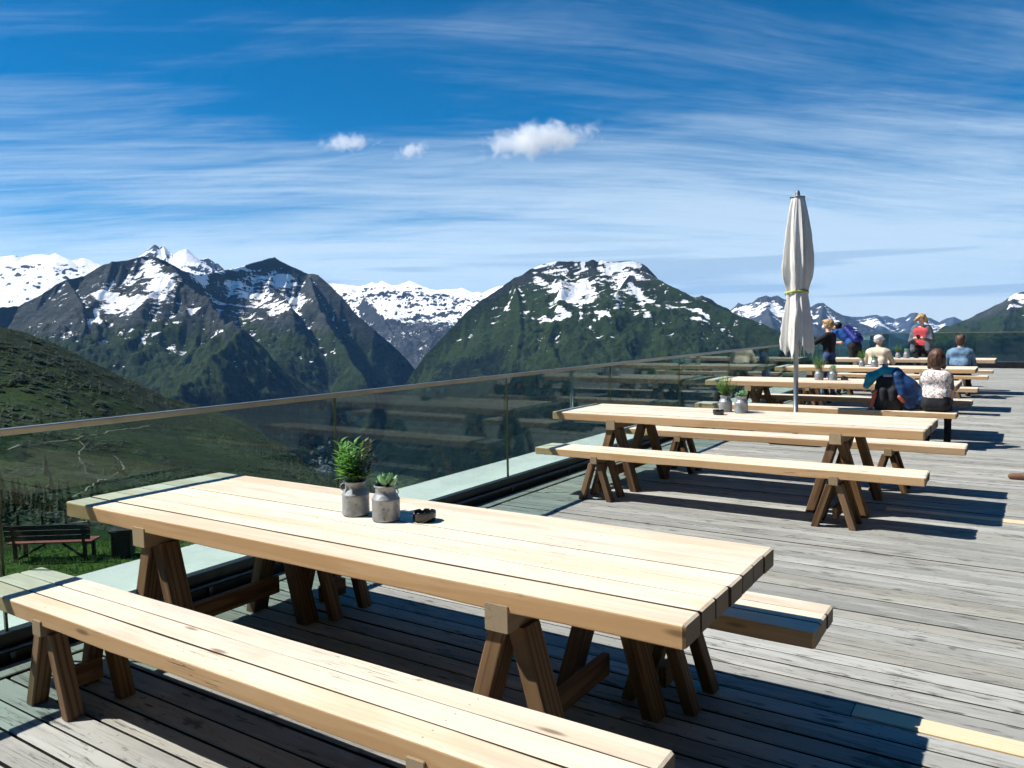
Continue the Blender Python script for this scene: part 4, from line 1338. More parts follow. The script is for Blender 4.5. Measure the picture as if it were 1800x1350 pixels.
# ================================================================== folded umbrella
um = empty('folded_umbrella', (-2.445, 10.27, 0)); tag(um, 'tall closed off-white sunshade tied with a yellow strap on a grey pole', 'umbrella')
q = MB(); q.tube([(0, 0, 0.05), (0, 0, 1.6)], 0.029, 20); q.tube([(0, 0, 1.6), (0, 0, 3.10)], 0.024, 12); q.build('pole', 'pole_metal', um)
q = MB(); q.box((-.30, -.14, 0.004), (.30, .14, .05), bev=.008); q.tube([(0, 0, .05), (0, 0, .30)], .036, 18); q.build('base_plate', 'dark_profile', um)
q = MB(); q.lathe([(0.0, 3.168), (0.018, 3.166), (0.027, 3.15), (0.030, 3.11), (0.034, 3.098), (.088, 3.092), (.092, 3.083), (.088, 3.074), (0.0, 3.072)], 24); q.build('top_cap', 'cap_metal', um)


def lerp_tab(z, tab):
    return float(np.interp(z, [a for a, b in tab], [b for a, b in tab]))


RTAB = [(1.00, .225), (1.15, .220), (1.35, .215), (1.55, .195), (1.70, .165), (1.82, .142), (1.90, .132), (1.98, .142), (2.10, .175), (2.25, .195), (2.45, .188), (2.65, .165), (2.85, .130), (3.0, .100), (3.075, .080)]
seg, nz_ = 176, 96
vs = np.zeros((nz_ + 1, seg, 3))
th = np.linspace(0, 2 * np.pi, seg, endpoint=False)
NPAN = 8
jit = np.random.default_rng(5).random((NPAN, 8))
pk = th / (2 * np.pi) * NPAN
pi_ = np.floor(pk).astype(int) % NPAN; pf = pk - np.floor(pk)
# uneven hem: each rib tip hangs low, cloth between is drawn up
tip = 1.07 + 0.09 * jit[:, 0]; tip2 = np.roll(tip, -1)
valley = 1.22 + 0.12 * jit[:, 1]
hem = np.where(pf < .5, tip[pi_] + (valley[pi_] - tip[pi_]) * (pf / .5) ** 0.75, tip2[pi_] + (valley[pi_] - tip2[pi_]) * ((1 - pf) / .5) ** 0.75)
for i in range(nz_ + 1):
    s = i / nz_
    z = 3.078 + (hem - 3.078) * s
    r = np.interp(z, [a for a, b in RTAB], [b for a, b in RTAB])
    tie = np.exp(-((z - 1.90) / .09) ** 2)
    # hanging folds: sharp ridges over each rib, slack cloth wrapped to one side between
    twist = 0.55 * np.sin(z * 2.3) + 0.25 * np.sin(z * 5.1 + 1)
    a1 = NPAN * (th + 0.06 * twist + .20 * np.sin(th * 2 + .5 * z + 1) + .12 * np.sin(th * 5 - .6 * z) + .10 * np.sin(th + 4.0))
    f1 = np.abs(np.sin(a1 / 2 + 0.4)) ** 0.8
    f2 = np.sin(a1 * 2 + 0.8 * z + 2 * np.sin(th)) * .5
    f3 = np.sin(th * 23 + 4 * np.sin(z * 3.0)) * .5
    depth = np.interp(z, [1.0, 1.6, 1.9, 2.1, 2.6, 3.0, 3.08], [.46, .40, .26, .46, .42, .26, .05]) * (1 + .5 * np.sin(th * 2 + 1.0))
    rr_ = 0.94 * r * (1.12 - depth * f1 + depth * .20 * f2 + .028 * f3 * (1 - .4 * tie))
    # slack folds of cloth bellied out over the strap
    bel = np.exp(-((z - 2.12) / .20) ** 2) * np.clip(np.sin(th * 3 + 1.1 + .6 * z), 0, 1) ** 2 * .030
    fl = np.exp(-((z - 1.62) / .13) ** 2) * np.clip(np.sin(th * 4 + .5), 0, 1) ** 3 * .050
    rr_ = rr_ + bel + fl
    vs[i, :, 0] = rr_ * np.cos(th); vs[i, :, 1] = rr_ * np.sin(th); vs[i, :, 2] = z
ix = np.arange((nz_ + 1) * seg).reshape(nz_ + 1, seg); ix2 = np.roll(ix, -1, 1)
F = np.stack([ix[:-1], ix[1:], ix2[1:], ix2[:-1]], -1).reshape(-1, 4)
cn = obj('canopy', mesh_np('canopy', vs.reshape(-1, 3), F, True), 'umbrella_cloth', um)
md = cn.modifiers.new('s', 'SOLIDIFY'); md.thickness = 0.004
k0 = int(nz_ * .625)
sv = []
for dz_, ro in ((-.016, .004), (-.016, .009), (.016, .009), (.016, .004)):
    rr_ = np.interp(1.90, [a for a, b in RTAB], [b for a, b in RTAB]) * (1.00 + .03 * np.sin(th * 7 + 1.3)) + ro
    zz = 1.905 + dz_ - .02 * np.sin(th - 0.6)
    sv.append(np.stack([rr_ * np.cos(th), rr_ * np.sin(th), zz], -1))
sv = np.array(sv); ix = np.arange(4 * seg).reshape(4, seg); ix2 = np.roll(ix, -1, 1); nx = np.roll(ix, -1, 0); nx2 = np.roll(nx, -1, 1)
obj('strap', mesh_np('strap', sv.reshape(-1, 3), np.stack([ix, nx, nx2, ix2], -1).reshape(-1, 4), False), 'strap_yellow', um)


# ================================================================== milk-can pots, plants, ashtrays
def can_body():
    q = MB()
    out = [(0.0, 0.0), (.056, 0.0), (.0605, .004), (.0615, .010), (.0605, .014), (.0605, .090), (.0615, .093), (.058, .098), (.0475, .118), (.0445, .122), (.0445, .140), (.048, .147), (.0505, .150), (.0505, .154), (.0475, .155), (.0430, .150), (.0410, .138), (.0, .138)]
    q.lathe(out, 36)
    return q.mesh('pot')


def loop_mesh():
    q = MB(); pts = []
    for i in range(11):
        a = R(-80 + 160 * i / 10)
        pts.append((0.043 + 0.024 * math.cos(a), 0, 0.128 + 0.017 * math.sin(a)))
    q.tube(pts, 0.0026, 6)
    return q.mesh('handle')


POT = can_body(); LOOP = loop_mesh()
q = MB(); q.lathe([(0, .144), (.02, .146), (.0415, .1435)], 20); SOIL = q.mesh('soil')


def leaf_pts(base, d, up, L, w, bend=0.3, n_=4):
    """a pointed leaf: list of verts, faces"""
    base = Vector(base); d = Vector(d).normalized(); side = d.cross(Vector(up))
    if side.length < 1e-3: side = d.cross(Vector((1, 0, 0)))
    side.normalize(); nrm = side.cross(d).normalized()
    vs = []; fs = []
    prof = [0.25, 0.85, 1.0, 0.6, 0.02][:n_ + 1] if n_ == 4 else [0.3, 1.0, 0.05]
    m_ = len(prof)
    for i, p in enumerate(prof):
        t = i / (m_ - 1)
        c = base + d * (L * t) - nrm * (bend * L * t * t)
        vs += [c - side * (w * p * .5) + nrm * (w * .12 * p), c, c + side * (w * p * .5) + nrm * (w * .12 * p)]
    for i in range(m_ - 1):
        a = i * 3
        fs += [(a, a + 1, a + 4, a + 3), (a + 1, a + 2, a + 5, a + 4)]
    return vs, fs


def sprig(rr, base, top, n_leaf, L, w, spread):
    q = MB()
    b = Vector(base); t = Vector(top); mid = (b + t) / 2 + Vector((rr.uniform(-.006, .006), rr.uniform(-.006, .006), 0))
    P = [b, (b + mid) / 2, mid, (mid + t) / 2, t]
    q.tube(P, [.0016, .0015, .0013, .001, .0006], 5)
    for i in range(n_leaf):
        s = 0.12 + 0.88 * (i + rr.random() * .5) / n_leaf
        s = min(s, 1.0)
        k = min(int(s * 4), 3); p = P[k].lerp(P[k + 1], s * 4 - k)
        a = i * 2.4 + rr.random(); up_ = 0.35 + 0.75 * s
        d = Vector((math.cos(a) * spread, math.sin(a) * spread, up_ * rr.uniform(.6, 1.1)))
        sz = (1.0 - .45 * s) * rr.uniform(.75, 1.2)
        vs, fs = leaf_pts(p, d, (0, 0, 1), L * sz, w * sz, rr.uniform(.05, .45))
        q.add(vs, fs, 0, True)
    return q


def tall_plant(seed, kind):
    rr = random.Random(seed)
    t = empty('potted_plant')
    obj('pot', POT, 'zinc', t)
    p = t.children[0]
    h1 = obj('handle', LOOP, 'zinc', p); h2 = obj('handle', LOOP, 'zinc', p, None, (0, 0, math.pi))
    obj('soil', SOIL, 'soil', t)
    if kind == 'bushy':
        for i in range(17):
            a = i * 2.39996; r0 = .006 + .030 * math.sqrt(i / 17); ro = .02 + .075 * math.sqrt((i + .5) / 17)
            hh = rr.uniform(.10, .185) if i > 5 else rr.uniform(.165, .205)
            dark = math.cos(a - 0.3) > 0.1 and i > 2
            q = sprig(rr, (r0 * math.cos(a), r0 * math.sin(a), .143), (ro * math.cos(a), ro * math.sin(a), .143 + hh), 30 if dark else 17, .044 if dark else .078, .014 if dark else .025, 1.0)
            q.build('sprig', 'leaf_dark' if dark else 'leaf_green', t)
    else:
        for i in range(16):
            a = i * 2.39996; r0 = .030 * math.sqrt(i / 16); ro = .02 + .085 * math.sqrt((i + .5) / 16)
            hh = rr.uniform(.10, .16) if i > 5 else rr.uniform(.15, .20)
            q = sprig(rr, (r0 * math.cos(a), r0 * math.sin(a), .143), (ro * math.cos(a), ro * math.sin(a), .143 + hh), 22, .062, .011, .6)
            q.build('sprig', 'leaf_herb' if rr.random() < .75 else 'leaf_green', t)
    return t


def succ_leaf():
    q = MB(); vs = []; n_ = 7
    prof = [(.0, .25), (.25, .75), (.5, 1.0), (.72, .95), (.88, .6), (1.0, .04)]
    for (s, w) in prof:
        for j in range(6):
            a = 2 * math.pi * j / 6
            vs.append((s * .048, w * .0125 * math.cos(a), w * .0055 * math.sin(a) + .020 * s * s))
    fs = []
    for i in range(len(prof) - 1):
        for j in range(6):
            fs.append((i * 6 + j, i * 6 + (j + 1) % 6, (i + 1) * 6 + (j + 1) % 6, (i + 1) * 6 + j))
    fs.append(tuple(range(6))); fs.append(tuple(30 + j for j in reversed(range(6))))
    q.add(vs, fs, 0, True)
    return q.mesh('leaf')


SL = succ_leaf()


def succulent(seed):
    rr = random.Random(seed)
    t = empty('potted_succulent')
    obj('pot', POT, 'zinc', t); p = t.children[0]
    obj('handle', LOOP, 'zinc', p); obj('handle', LOOP, 'zinc', p, None, (0, 0, math.pi))
    obj('soil', SOIL, 'soil', t)
    for (cx, cy, sc, n_) in ((.012, -.006, 1.45, 22), (-.036, .014, .85, 12)):
        for i in range(n_):
            f = i / n_
            o = obj('leaf', SL, 'succulent', t, (cx, cy, .147 + .008 * f))
            o.rotation_euler = (0, -R(18 + 58 * f + rr.uniform(-6, 6)), i * 2.39996 + rr.uniform(-.1, .1))
            s = sc * (1.0 - .35 * f) * rr.uniform(.9, 1.1); o.scale = (s, s, s)
    return t


def ashtray():
    q = MB(); prof = [(0, .0), (.044, .0), (.047, .002), (.0505, .020), (.051, .040), (.0505, .0435), (.0455, .0435), (.044, .039), (.040, .010), (0, .008)]

    def notch(v, t):
        x, y, z = v
        if z > .03:
            for a in (0.3, 2.39, 4.49):
                d = abs((t - a + math.pi) % (2 * math.pi) - math.pi)
                if d < .14: z -= .007
        return (x, y, z)
    q.lathe(prof, 48, fn=notch)
    return q.mesh('ashtray')


ASH = ashtray()
tp0 = tall_plant(3, 'bushy'); tp1 = tall_plant(8, 'herb'); su0 = succulent(4)
names5 = ['nearest table', 'second table', 'third table', 'fourth table', 'farthest table']
tall_at = [(-2.515, 2.545, .7), (-2.365, 7.26, 2.0), (-2.48, 11.74, 0.4), (-2.52, 15.42, 3.3), (-2.38, 19.0, 1.0)]
succ_at = [(-2.325, 2.535, .1), (-2.205, 7.22, 1.1), (-2.30, 11.76, 2.2), (-2.30, 15.36, 4.0), (-2.21, 18.98, 5.0)]
desc = ['bushy green plant with dark red sprigs', 'upright herb', 'leafy herb', 'small leafy herb', 'small conical herb']
for i in range(5):
    src = tp0 if i == 0 else tp1
    t = src if i < 2 else copy_tree(src)
    s = [1.0, 1.0, .98, .85, .85][i]
    t.location = (tall_at[i][0], tall_at[i][1], ZT); t.rotation_euler = (0, 0, tall_at[i][2]); t.scale = (s, s, s)
    tag(t, 'zinc milk-can pot with %s on the %s' % (desc[i], names5[i]), 'plant', 'milk-can plant pots on the tables')
    t = su0 if i == 0 else copy_tree(su0)
    t.location = (succ_at[i][0], succ_at[i][1], ZT); t.rotation_euler = (0, 0, succ_at[i][2])
    tag(t, 'zinc milk-can pot with low green succulent on the %s' % names5[i], 'plant', 'milk-can plant pots on the tables')
for i, (x, y) in enumerate([(-2.165, 2.60), (-2.345, 7.00), (-2.15, 11.80), (-2.14, 15.45), (-2.02, 19.0)]):
    o = obj('ashtray', ASH, 'ashtray_glaze', None, (x, y, ZT + .0005), (0, 0, i * 1.3))
    tag(o, 'round black glazed ashtray beside the pots on the %s' % names5[i], 'ashtray', 'black ashtrays on the tables')


# ================================================================== people (one continuous skin each, grown from a blended distance field)
class Body:
    def __init__(s): s.p = []          # (kind, data, material index, blend)

    def cap(s, a, b, ra, rb, m, k=.02): s.p.append(('c', np.array(a, float), np.array(b, float), ra, rb, m, k)); return s

    def ell(s, c, r, m, k=.02, rz=0.0, rx=0.0): s.p.append(('e', np.array(c, float), np.array(r, float), rz, rx, m, k)); return s

    def bounds(s):
        lo = np.full(3, 1e9); hi = -lo
        for q in s.p:
            if q[0] == 'c':
                r = max(q[3], q[4]); lo = np.minimum(lo, np.minimum(q[1], q[2]) - r); hi = np.maximum(hi, np.maximum(q[1], q[2]) + r)
            else:
                r = q[2].max(); lo = np.minimum(lo, q[1] - r); hi = np.maximum(hi, q[1] + r)
        return lo - .03, hi + .03

    def mesh(s, name, h=.0125, wrinkle=0.0):
        lo, hi = s.bounds()
        n_ = np.ceil((hi - lo) / h).astype(int) + 1
        gx, gy, gz = [lo[i] + h * np.arange(n_[i]) for i in range(3)]
        D = np.full(n_, 1.0); best = np.full(n_, 1.0); mi = np.zeros(n_, np.int32)
        for q in s.p:
            if q[0] == 'c':
                _, a, b, ra, rb, m, k = q
                l = np.minimum(a, b) - max(ra, rb) - .07; u = np.maximum(a, b) + max(ra, rb) + .07
            else:
                _, c, r, rz, rx, m, k = q
                l = c - r.max() - .07; u = c + r.max() + .07
            i0 = np.clip(np.floor((l - lo) / h).astype(int), 0, n_ - 1); i1 = np.clip(np.ceil((u - lo) / h).astype(int) + 1, 1, n_)
            sl = tuple(slice(i0[i], i1[i]) for i in range(3))
            X = gx[sl[0]][:, None, None]; Y = gy[sl[1]][None, :, None]; Z = gz[sl[2]][None, None, :]
            if q[0] == 'c':
                ab = b - a; L2 = ab @ ab + 1e-9
                t = np.clip(((X - a[0]) * ab[0] + (Y - a[1]) * ab[1] + (Z - a[2]) * ab[2]) / L2, 0, 1)
                d = np.sqrt((X - a[0] - t * ab[0]) ** 2 + (Y - a[1] - t * ab[1]) ** 2 + (Z - a[2] - t * ab[2]) ** 2) - (ra + (rb - ra) * t)
            else:
                x, y_, z = X - c[0], Y - c[1], Z - c[2]
                cz_, sz_ = math.cos(-rz), math.sin(-rz); x, y_ = x * cz_ - y_ * sz_, x * sz_ + y_ * cz_
                cx_, sx_ = math.cos(-rx), math.sin(-rx); y_, z = y_ * cx_ - z * sx_, y_ * sx_ + z * cx_
                k0 = np.sqrt((x / r[0]) ** 2 + (y_ / r[1]) ** 2 + (z / r[2]) ** 2)
                k1 = np.sqrt((x / r[0] ** 2) ** 2 + (y_ / r[1] ** 2) ** 2 + (z / r[2] ** 2) ** 2) + 1e-9
                d = k0 * (k0 - 1.0) / k1
            o = D[sl]; hh = np.maximum(k - np.abs(o - d), 0) / k
            D[sl] = np.minimum(o, d) - hh * hh * k * .25
            bb = best[sl]; w = d < bb
            best[sl] = np.where(w, d, bb); mi[sl] = np.where(w, m, mi[sl])
        if wrinkle:
            X = gx[:, None, None]; Y = gy[None, :, None]; Z = gz[None, None, :]
            D = D + wrinkle * (np.sin(X * 41 + 3 * np.sin(Z * 19)) * np.sin(Z * 33 + 2.5 * np.sin(X * 23)) * np.cos(Y * 29 + Z * 11))
        # surface nets
        ins = D < 0
        c8 = np.stack([ins[i:n_[0] - 1 + i, j:n_[1] - 1 + j, k_:n_[2] - 1 + k_] for i in (0, 1) for j in (0, 1) for k_ in (0, 1)], 0)
        cnt = c8.sum(0); act = (cnt > 0) & (cnt < 8)
        ids = -np.ones(act.shape, np.int64); ids[act] = np.arange(act.sum())
        I, J, K = np.nonzero(act)
        acc = np.zeros((len(I), 3)); wt = np.zeros(len(I))
        corners = [(i, j, k_) for i in (0, 1) for j in (0, 1) for k_ in (0, 1)]
        for a in range(8):
            for b in range(a + 1, 8):
                ca, cb = corners[a], corners[b]
                if sum(abs(ca[i] - cb[i]) for i in range(3)) != 1: continue
                da = D[I + ca[0], J + ca[1], K + ca[2]]; db = D[I + cb[0], J + cb[1], K + cb[2]]
                cr = (da < 0) != (db < 0)
                t = np.where(cr, da / (da - db + 1e-12), 0)
                for ax in range(3): acc[:, ax] += np.where(cr, ca[ax] + t * (cb[ax] - ca[ax]), 0)
                wt += cr
        V = lo + h * (np.stack([I, J, K], -1) + acc / np.maximum(wt, 1)[:, None])
        F = []
        for ax in range(3):
            o1, o2 = (ax + 1) % 3, (ax + 2) % 3
            A = np.take(ins, range(0, n_[ax] - 1), ax); B = np.take(ins, range(1, n_[ax]), ax)
            ch = np.argwhere(A != B)
            ok = (ch[:, o1] > 0) & (ch[:, o2] > 0) & (ch[:, o1] < n_[o1] - 1) & (ch[:, o2] < n_[o2] - 1)
            ch = ch[ok]
            e1 = np.eye(3, dtype=int)[o1]; e2 = np.eye(3, dtype=int)[o2]
            q0 = ids[tuple((ch - e1 - e2).T)]; q1 = ids[tuple((ch - e2).T)]; q2 = ids[tuple(ch.T)]; q3 = ids[tuple((ch - e1).T)]
            fl = A[tuple(ch.T)]
            quad = np.stack([q0, q1, q2, q3], -1); quad[~fl] = quad[~fl][:, ::-1]
            F.append(quad)
        F = np.concatenate(F)
        me = mesh_np(name, V, F, True)
        # material of each face from the nearest garment or limb
        vm = mi[I, J, K]
        me.polygons.foreach_set('material_index', vm[F[:, 0]].astype(np.int32))
        me.update()
        return me


SK, TOP, LEGS, SHOE, EXTRA = 0, 1, 2, 3, 4


def hand(B, w, d, side, m=SK, curl=.5, pal=(0, 0, -1)):
    """palm with four fingers of different lengths and a thumb; d = direction of the hand"""
    w = np.array(w, float); d = np.array(d, float); d /= np.linalg.norm(d)
    pal = np.array(pal, float); pal -= d * (pal @ d); pal /= np.linalg.norm(pal) + 1e-9
    s = np.cross(d, pal) * side
    B.cap(w, w + d * .075, .026, .034, m, .02)
    for i, L in enumerate((.066, .078, .072, .056)):
        b0 = w + d * .085 + s * (.030 - .020 * i)
        k1 = b0 + (d * (1 - curl * .3) + pal * curl * .6) * L * .5; k2 = k1 + (d * (1 - curl) + pal * curl * 1.2) * L * .5
        B.cap(b0, k1, .0095, .0088, m, .006); B.cap(k1, k2, .0088, .0075, m, .006)
    t0 = w + d * .03 + s * .032; t1 = t0 + (s * .7 + d * .7) * .034; t2 = t1 + (d * .9 + pal * .3 + s * .1) * .032
    B.cap(t0, t1, .012, .0105, m, .01); B.cap(t1, t2, .0105, .0085, m, .006)


def head(B, c, yaw=0.0, pitch=0.0, m=SK):
    """head of about 0.23 m with brow, nose, mouth, chin and ears; faces local +Y turned by yaw"""
    c = np.array(c, float)
    cy, sy, cp, sp = math.cos(yaw), math.sin(yaw), math.cos(pitch), math.sin(pitch)

    def T(x, y, z):
        y, z = y * cp - z * sp, y * sp + z * cp
        return c + np.array([x * cy - y * sy, x * sy + y * cy, z])
    B.ell(T(0, -.008, .028), (.076, .094, .088), m, .02, yaw)
    B.cap(T(0, .022, -.02), T(0, .048, -.078), .058, .030, m, .03)
    B.cap(T(0, .088, .012), T(0, .106, -.018), .009, .013, m, .012)
    B.cap(T(-.018, .082, -.048), T(.018, .082, -.048), .010, .010, m, .008)
    B.cap(T(-.04, .072, .028), T(.04, .072, .028), .012, .012, m, .015)
    for s in (-1, 1): B.ell(T(s * .078, -.005, -.002), (.012, .022, .032), m, .006, yaw)
    return T


def limb(B, a, b, c, ra, rb, rc, m, k=.02, m2=None):
    B.cap(a, b, ra, rb, m, k); B.cap(b, c, rb, rc, m if m2 is None else m2, k)


def shoe(B, an, d, m=SHOE):
    an = np.array(an, float); d = np.array(d, float)
    heel = an + np.array([0, 0, -.045]) - d * .035; toe = an + np.array([0, 0, -.058]) + d * .165
    B.cap(heel, toe, .040, .030, m, .03); B.cap(an, heel, .045, .040, m, .03)


def seated(opts):
    """sitting on a 0.44 m bench, facing local +Y; origin on the deck under the hips"""
    B = Body(); z0 = ZB
    lean = opts.get('lean', .12); sw = opts.get('sw', .19); wt = opts.get('wt', 1.0)
    pe = np.array([0, 0, z0 + .105]); ch = np.array([0, lean, z0 + .365]); nk = np.array([0, lean + .03, z0 + .515])
    B.cap(pe + [-.085, 0, .01], pe + [.085, 0, .01], .112 * wt, .112 * wt, LEGS, .03)
    B.cap(pe + [-.05, .02, .10], pe + [.05, .02, .10], .112 * wt, .112 * wt, TOP, .05)
    B.cap(ch + [-.075, -.01, -.10], ch + [.075, -.01, -.10], .112 * wt, .112 * wt, TOP, .06)
    B.cap(ch + [-sw * .55, 0, .06], ch + [sw * .55, 0, .06], .105, .105, TOP, .06)
    B.cap(nk + [-sw * .62, -.012, -.055], nk + [sw * .62, -.012, -.055], .062, .062, TOP, .06)
    B.cap(nk + [0, -.005, -.04], nk + [0, .02, .06], .056, .050, SK, .02)
    for s in (-1, 1):
        hp = pe + [s * .095, .02, -.0]; kn = hp + [s * opts.get('kw', .04), .43, .02]; an = kn + [0, opts.get('foot', .0), -(kn[2] - .085)]
        B.cap(hp, kn, .088, .064, LEGS, .03); B.cap(kn, an, .060, .042, LEGS, .02); shoe(B, an, (0, 1, 0))
        sh = nk + [s * sw, -.01, -.065]
        el = sh + np.array(opts.get('el', (.06, .10, -.27))) * .92 * [s, 1, 1]; wr = el + np.array(opts.get('wr', (-.03, .24, .02))) * [s, 1, 1]
        B.cap(sh, el, .058, .048, TOP, .03)
        if opts.get('short'):
            mid = sh + (el - sh) * .55
            B.p.pop(); B.cap(sh, mid, .060, .058, opts.get('sleeve', TOP), .03); B.cap(mid, el, .044, .042, opts.get('arm', SK), .01); B.cap(el, wr, .041, .028, opts.get('arm', SK), .01)
        else:
            B.cap(el, wr, .046, .036, TOP, .02)
        hand(B, wr, wr - el, s, SK, .35)
    T = head(B, nk + [0, .035, .165], opts.get('hy', 0.0), opts.get('hp', 0.0))
    return B, nk + np.array([0, .035, .165]), T


def finish(name, B, mats, label, loc, rz, wrinkle=.0025, h=.0125):
    me = B.mesh(name, h, wrinkle)
    t = obj(name, me, mats, None, loc, (0, 0, rz)); tag(t, label, 'person')
    return t


def part(name, B, mat, parent, h=.011, wr=.002):
    return obj(name, B.mesh(name, h, wr), mat, parent)


def bench_y(i, off=0): return benches[i][1] + off


# --- woman in the white lace top on the bench behind the umbrella
px_ = at_y(1645, 700, 10.74)[0]
B, hc, T = seated(dict(lean=.06, sw=.150, short=True, sleeve=EXTRA, arm=SK, wt=.84, el=(.035, .09, -.26), wr=(-.06, .22, .06), hp=-.15))
wo_ = finish('person', B, ['skin_pale', 'lace_top', 'dark_cloth', 'shoe_dark', 'grey_cardigan'], 'person with brown bobbed hair in a white lace top seated with her back to us', (px_, 10.70, 0), 0.03)
H = Body(); H.ell(hc + [0, -.028, .030], (.098, .104, .100), 0, .02); H.ell(hc + [0, -.062, -.045], (.098, .062, .095), 0, .04)
for s in (-1, 1): H.cap(hc + [s * .070, -.03, .02], hc + [s * .088, -.012, -.105], .042, .030, 0, .04)
part('hair', H, 'hair_brown', wo_, .010, .004)
wo_.scale = (.86, .92, .96)

# --- man in white cap and beige jacket
px_ = at_y(1540, 640, 17.78)[0]
B, hc, T = seated(dict(lean=.16, sw=.185, wt=1.0, el=(.08, .14, -.25), wr=(-.10, .20, .0), hy=-.55, hp=-.1))
m1_ = finish('person', B, ['skin_pale', 'beige_jacket', 'jeans', 'shoe_dark', 'hair_grey'], 'person in a white cap and beige jacket seated at the far tables', (px_, 17.80, 0), -.04)
H = Body(); H.ell(T(0, -.008, .052), (.088, .106, .076), 0, .02, -.55); H.cap(T(-.045, .085, .052), T(.045, .085, .052), .014, .014, 0, .02); H.cap(T(-.03, .13, .042), T(.03, .13, .042), .009, .009, 0, .05)
part('cap', H, 'white_cap', m1_, .010, 0)
H = Body(); H.ell(T(0, -.045, -.005), (.080, .060, .048), 0, .02, -.55); part('hair', H, 'hair_grey', m1_, .010, .003)
H = Body(); H.cap((-.055, .155, ZB + .50), (.055, .155, ZB + .50), .050, .050, 0, .02); part('collar', H, 'beige_jacket', m1_, .011, .002)

# --- person in denim jacket
px_ = at_y(1687, 640, 17.78)[0]
B, hc, T = seated(dict(lean=.10, sw=.18, wt=.98, el=(.06, .12, -.26), wr=(-.08, .2, .02), hp=-.12))
m2_ = finish('person', B, ['skin', 'denim', 'dark_cloth', 'shoe_dark', 'denim'], 'person with short curly brown hair in a blue denim jacket seen from behind', (px_, 17.80, 0), .02)
H = Body(); H.ell(hc + [0, -.018, .036], (.092, .104, .092), 0, .02); H.ell(hc + [0, -.055, -.03], (.080, .055, .065), 0, .03)
part('hair', H, 'hair_short', m2_, .010, .006)
H = Body(); H.cap((-.055, .075, ZB + .505), (.055, .075, ZB + .505), .044, .044, 0, .02); part('collar', H, 'denim', m2_, .011, .002)


def standing(opts):
    """upright figure facing local +Y, origin between the feet"""
    B = Body(); Hh = opts.get('h', 1.65); k = Hh / 1.70
    bend = opts.get('bend', 0.0); sw = opts.get('sw', .18); wt = opts.get('wt', 1.0)
    pe = np.array([0, opts.get('pey', 0.0), .93 * k])
    up = np.array([0, math.sin(bend), math.cos(bend)]); fw = np.array([0, math.cos(bend), -math.sin(bend)])
    ch = pe + up * .33 * k; nk = pe + up * .52 * k
    rt = np.array([1.0, 0, 0])
    B.cap(pe - rt * .075, pe + rt * .075, .108 * wt, .108 * wt, LEGS, .04)
    B.cap(pe + up * .12 - rt * .05, pe + up * .12 + rt * .05, .105 * wt, .105 * wt, TOP, .05)
    B.cap(ch - rt * .07 - up * .04, ch + rt * .07 - up * .04, .108 * wt, .108 * wt, TOP, .06)
    B.cap(ch - rt * sw * .55 + up * .07, ch + rt * sw * .55 + up * .07, .102, .102, TOP, .06)
    B.cap(nk - rt * sw * .6 - up * .05, nk + rt * sw * .6 - up * .05, .060, .060, TOP, .06)
    B.cap(nk - up * .04, nk + up * .06 + fw * .02, .054, .048, SK, .02)
    if opts.get('hem'): B.cap(pe - rt * .08 - up * opts['hem'], pe + rt * .08 - up * opts['hem'], .115 * wt, .115 * wt, TOP, .05)
    for i, s in enumerate((-1, 1)):
        fo_ = opts.get('feet', ((-.09, .05), (.09, -.05)))[i]
        hp = pe + rt * s * .085 - [0, 0, .03]; an = np.array([fo_[0], fo_[1], .085]); kn = (hp + an) / 2 + np.array([0, .04, .02])
        B.cap(hp, kn, .086 * wt, .060, LEGS, .03); B.cap(kn, an, .058, .043, LEGS, .02); shoe(B, an, (0, 1, 0))
        sh = nk + rt * s * sw - up * .06
        el = sh + np.array(opts['el'][i]); wr = el + np.array(opts['wr'][i])
        if opts.get('short'):
            mid = sh + (el - sh) * .6
            B.cap(sh, mid, .062, .060, TOP, .03); B.cap(mid, el, .045, .042, SK, .01); B.cap(el, wr, .041, .028, SK, .01)
        else:
            B.cap(sh, el, .060, .050, opts.get('arm', TOP), .03); B.cap(el, wr, .048, .036, opts.get('arm', TOP), .02)
        hand(B, wr, wr - el, s, SK, opts.get('curl', .4), opts.get('pal', (0, 0, -1)))
    hc = nk + up * .135 * (1 - .4 * math.sin(bend)) + fw * .035 + np.array([0, 0, .03])
    T = head(B, hc, opts.get('hy', 0.0), opts.get('hp', 0.0))
    return B, hc, T


# --- blonde woman with red top and open grey cardigan, looking down at her phone
p = at_y(1619, 640, 20.35)
B, hc, T = standing(dict(h=1.62, sw=.165, wt=.95, el=((-.06, .04, -.27), (.06, .04, -.27)), wr=((.12, .20, .06), (-.12, .20, .06)), arm=EXTRA, hp=-.55, pal=(0, 0, -1), curl=.7))
# open cardigan fronts hanging from the shoulders
for s in (-1, 1):
    B.cap((s * .125, .00, 1.36), (s * .150, .02, .86), .075, .085, EXTRA, .02)
B.cap((-.09, -.06, 1.32), (-.10, -.05, .88), .085, .095, EXTRA, .04); B.cap((.09, -.06, 1.32), (.10, -.05, .88), .085, .095, EXTRA, .04)
w2 = finish('person', B, ['skin_pale', 'red_top', 'dark_cloth', 'shoe_dark', 'grey_cardigan'], 'standing person with blond wavy hair, red top and grey cardigan looking down at a phone', (p[0], 20.35, 0), 3.05)
H = Body(); H.ell(T(0, -.03, .045), (.100, .108, .088), 0, .02); H.cap(T(-.085, .01, .03), T(-.115, .02, -.075), .040, .028, 0, .03); H.cap(T(.085, .01, .03), T(.13, -.02, -.055), .040, .026, 0, .03); H.ell(T(0, -.075, -.02), (.085, .05, .085), 0, .03)
H.cap(T(.06, .07, .075), T(.15, .04, .0), .030, .018, 0, .03)
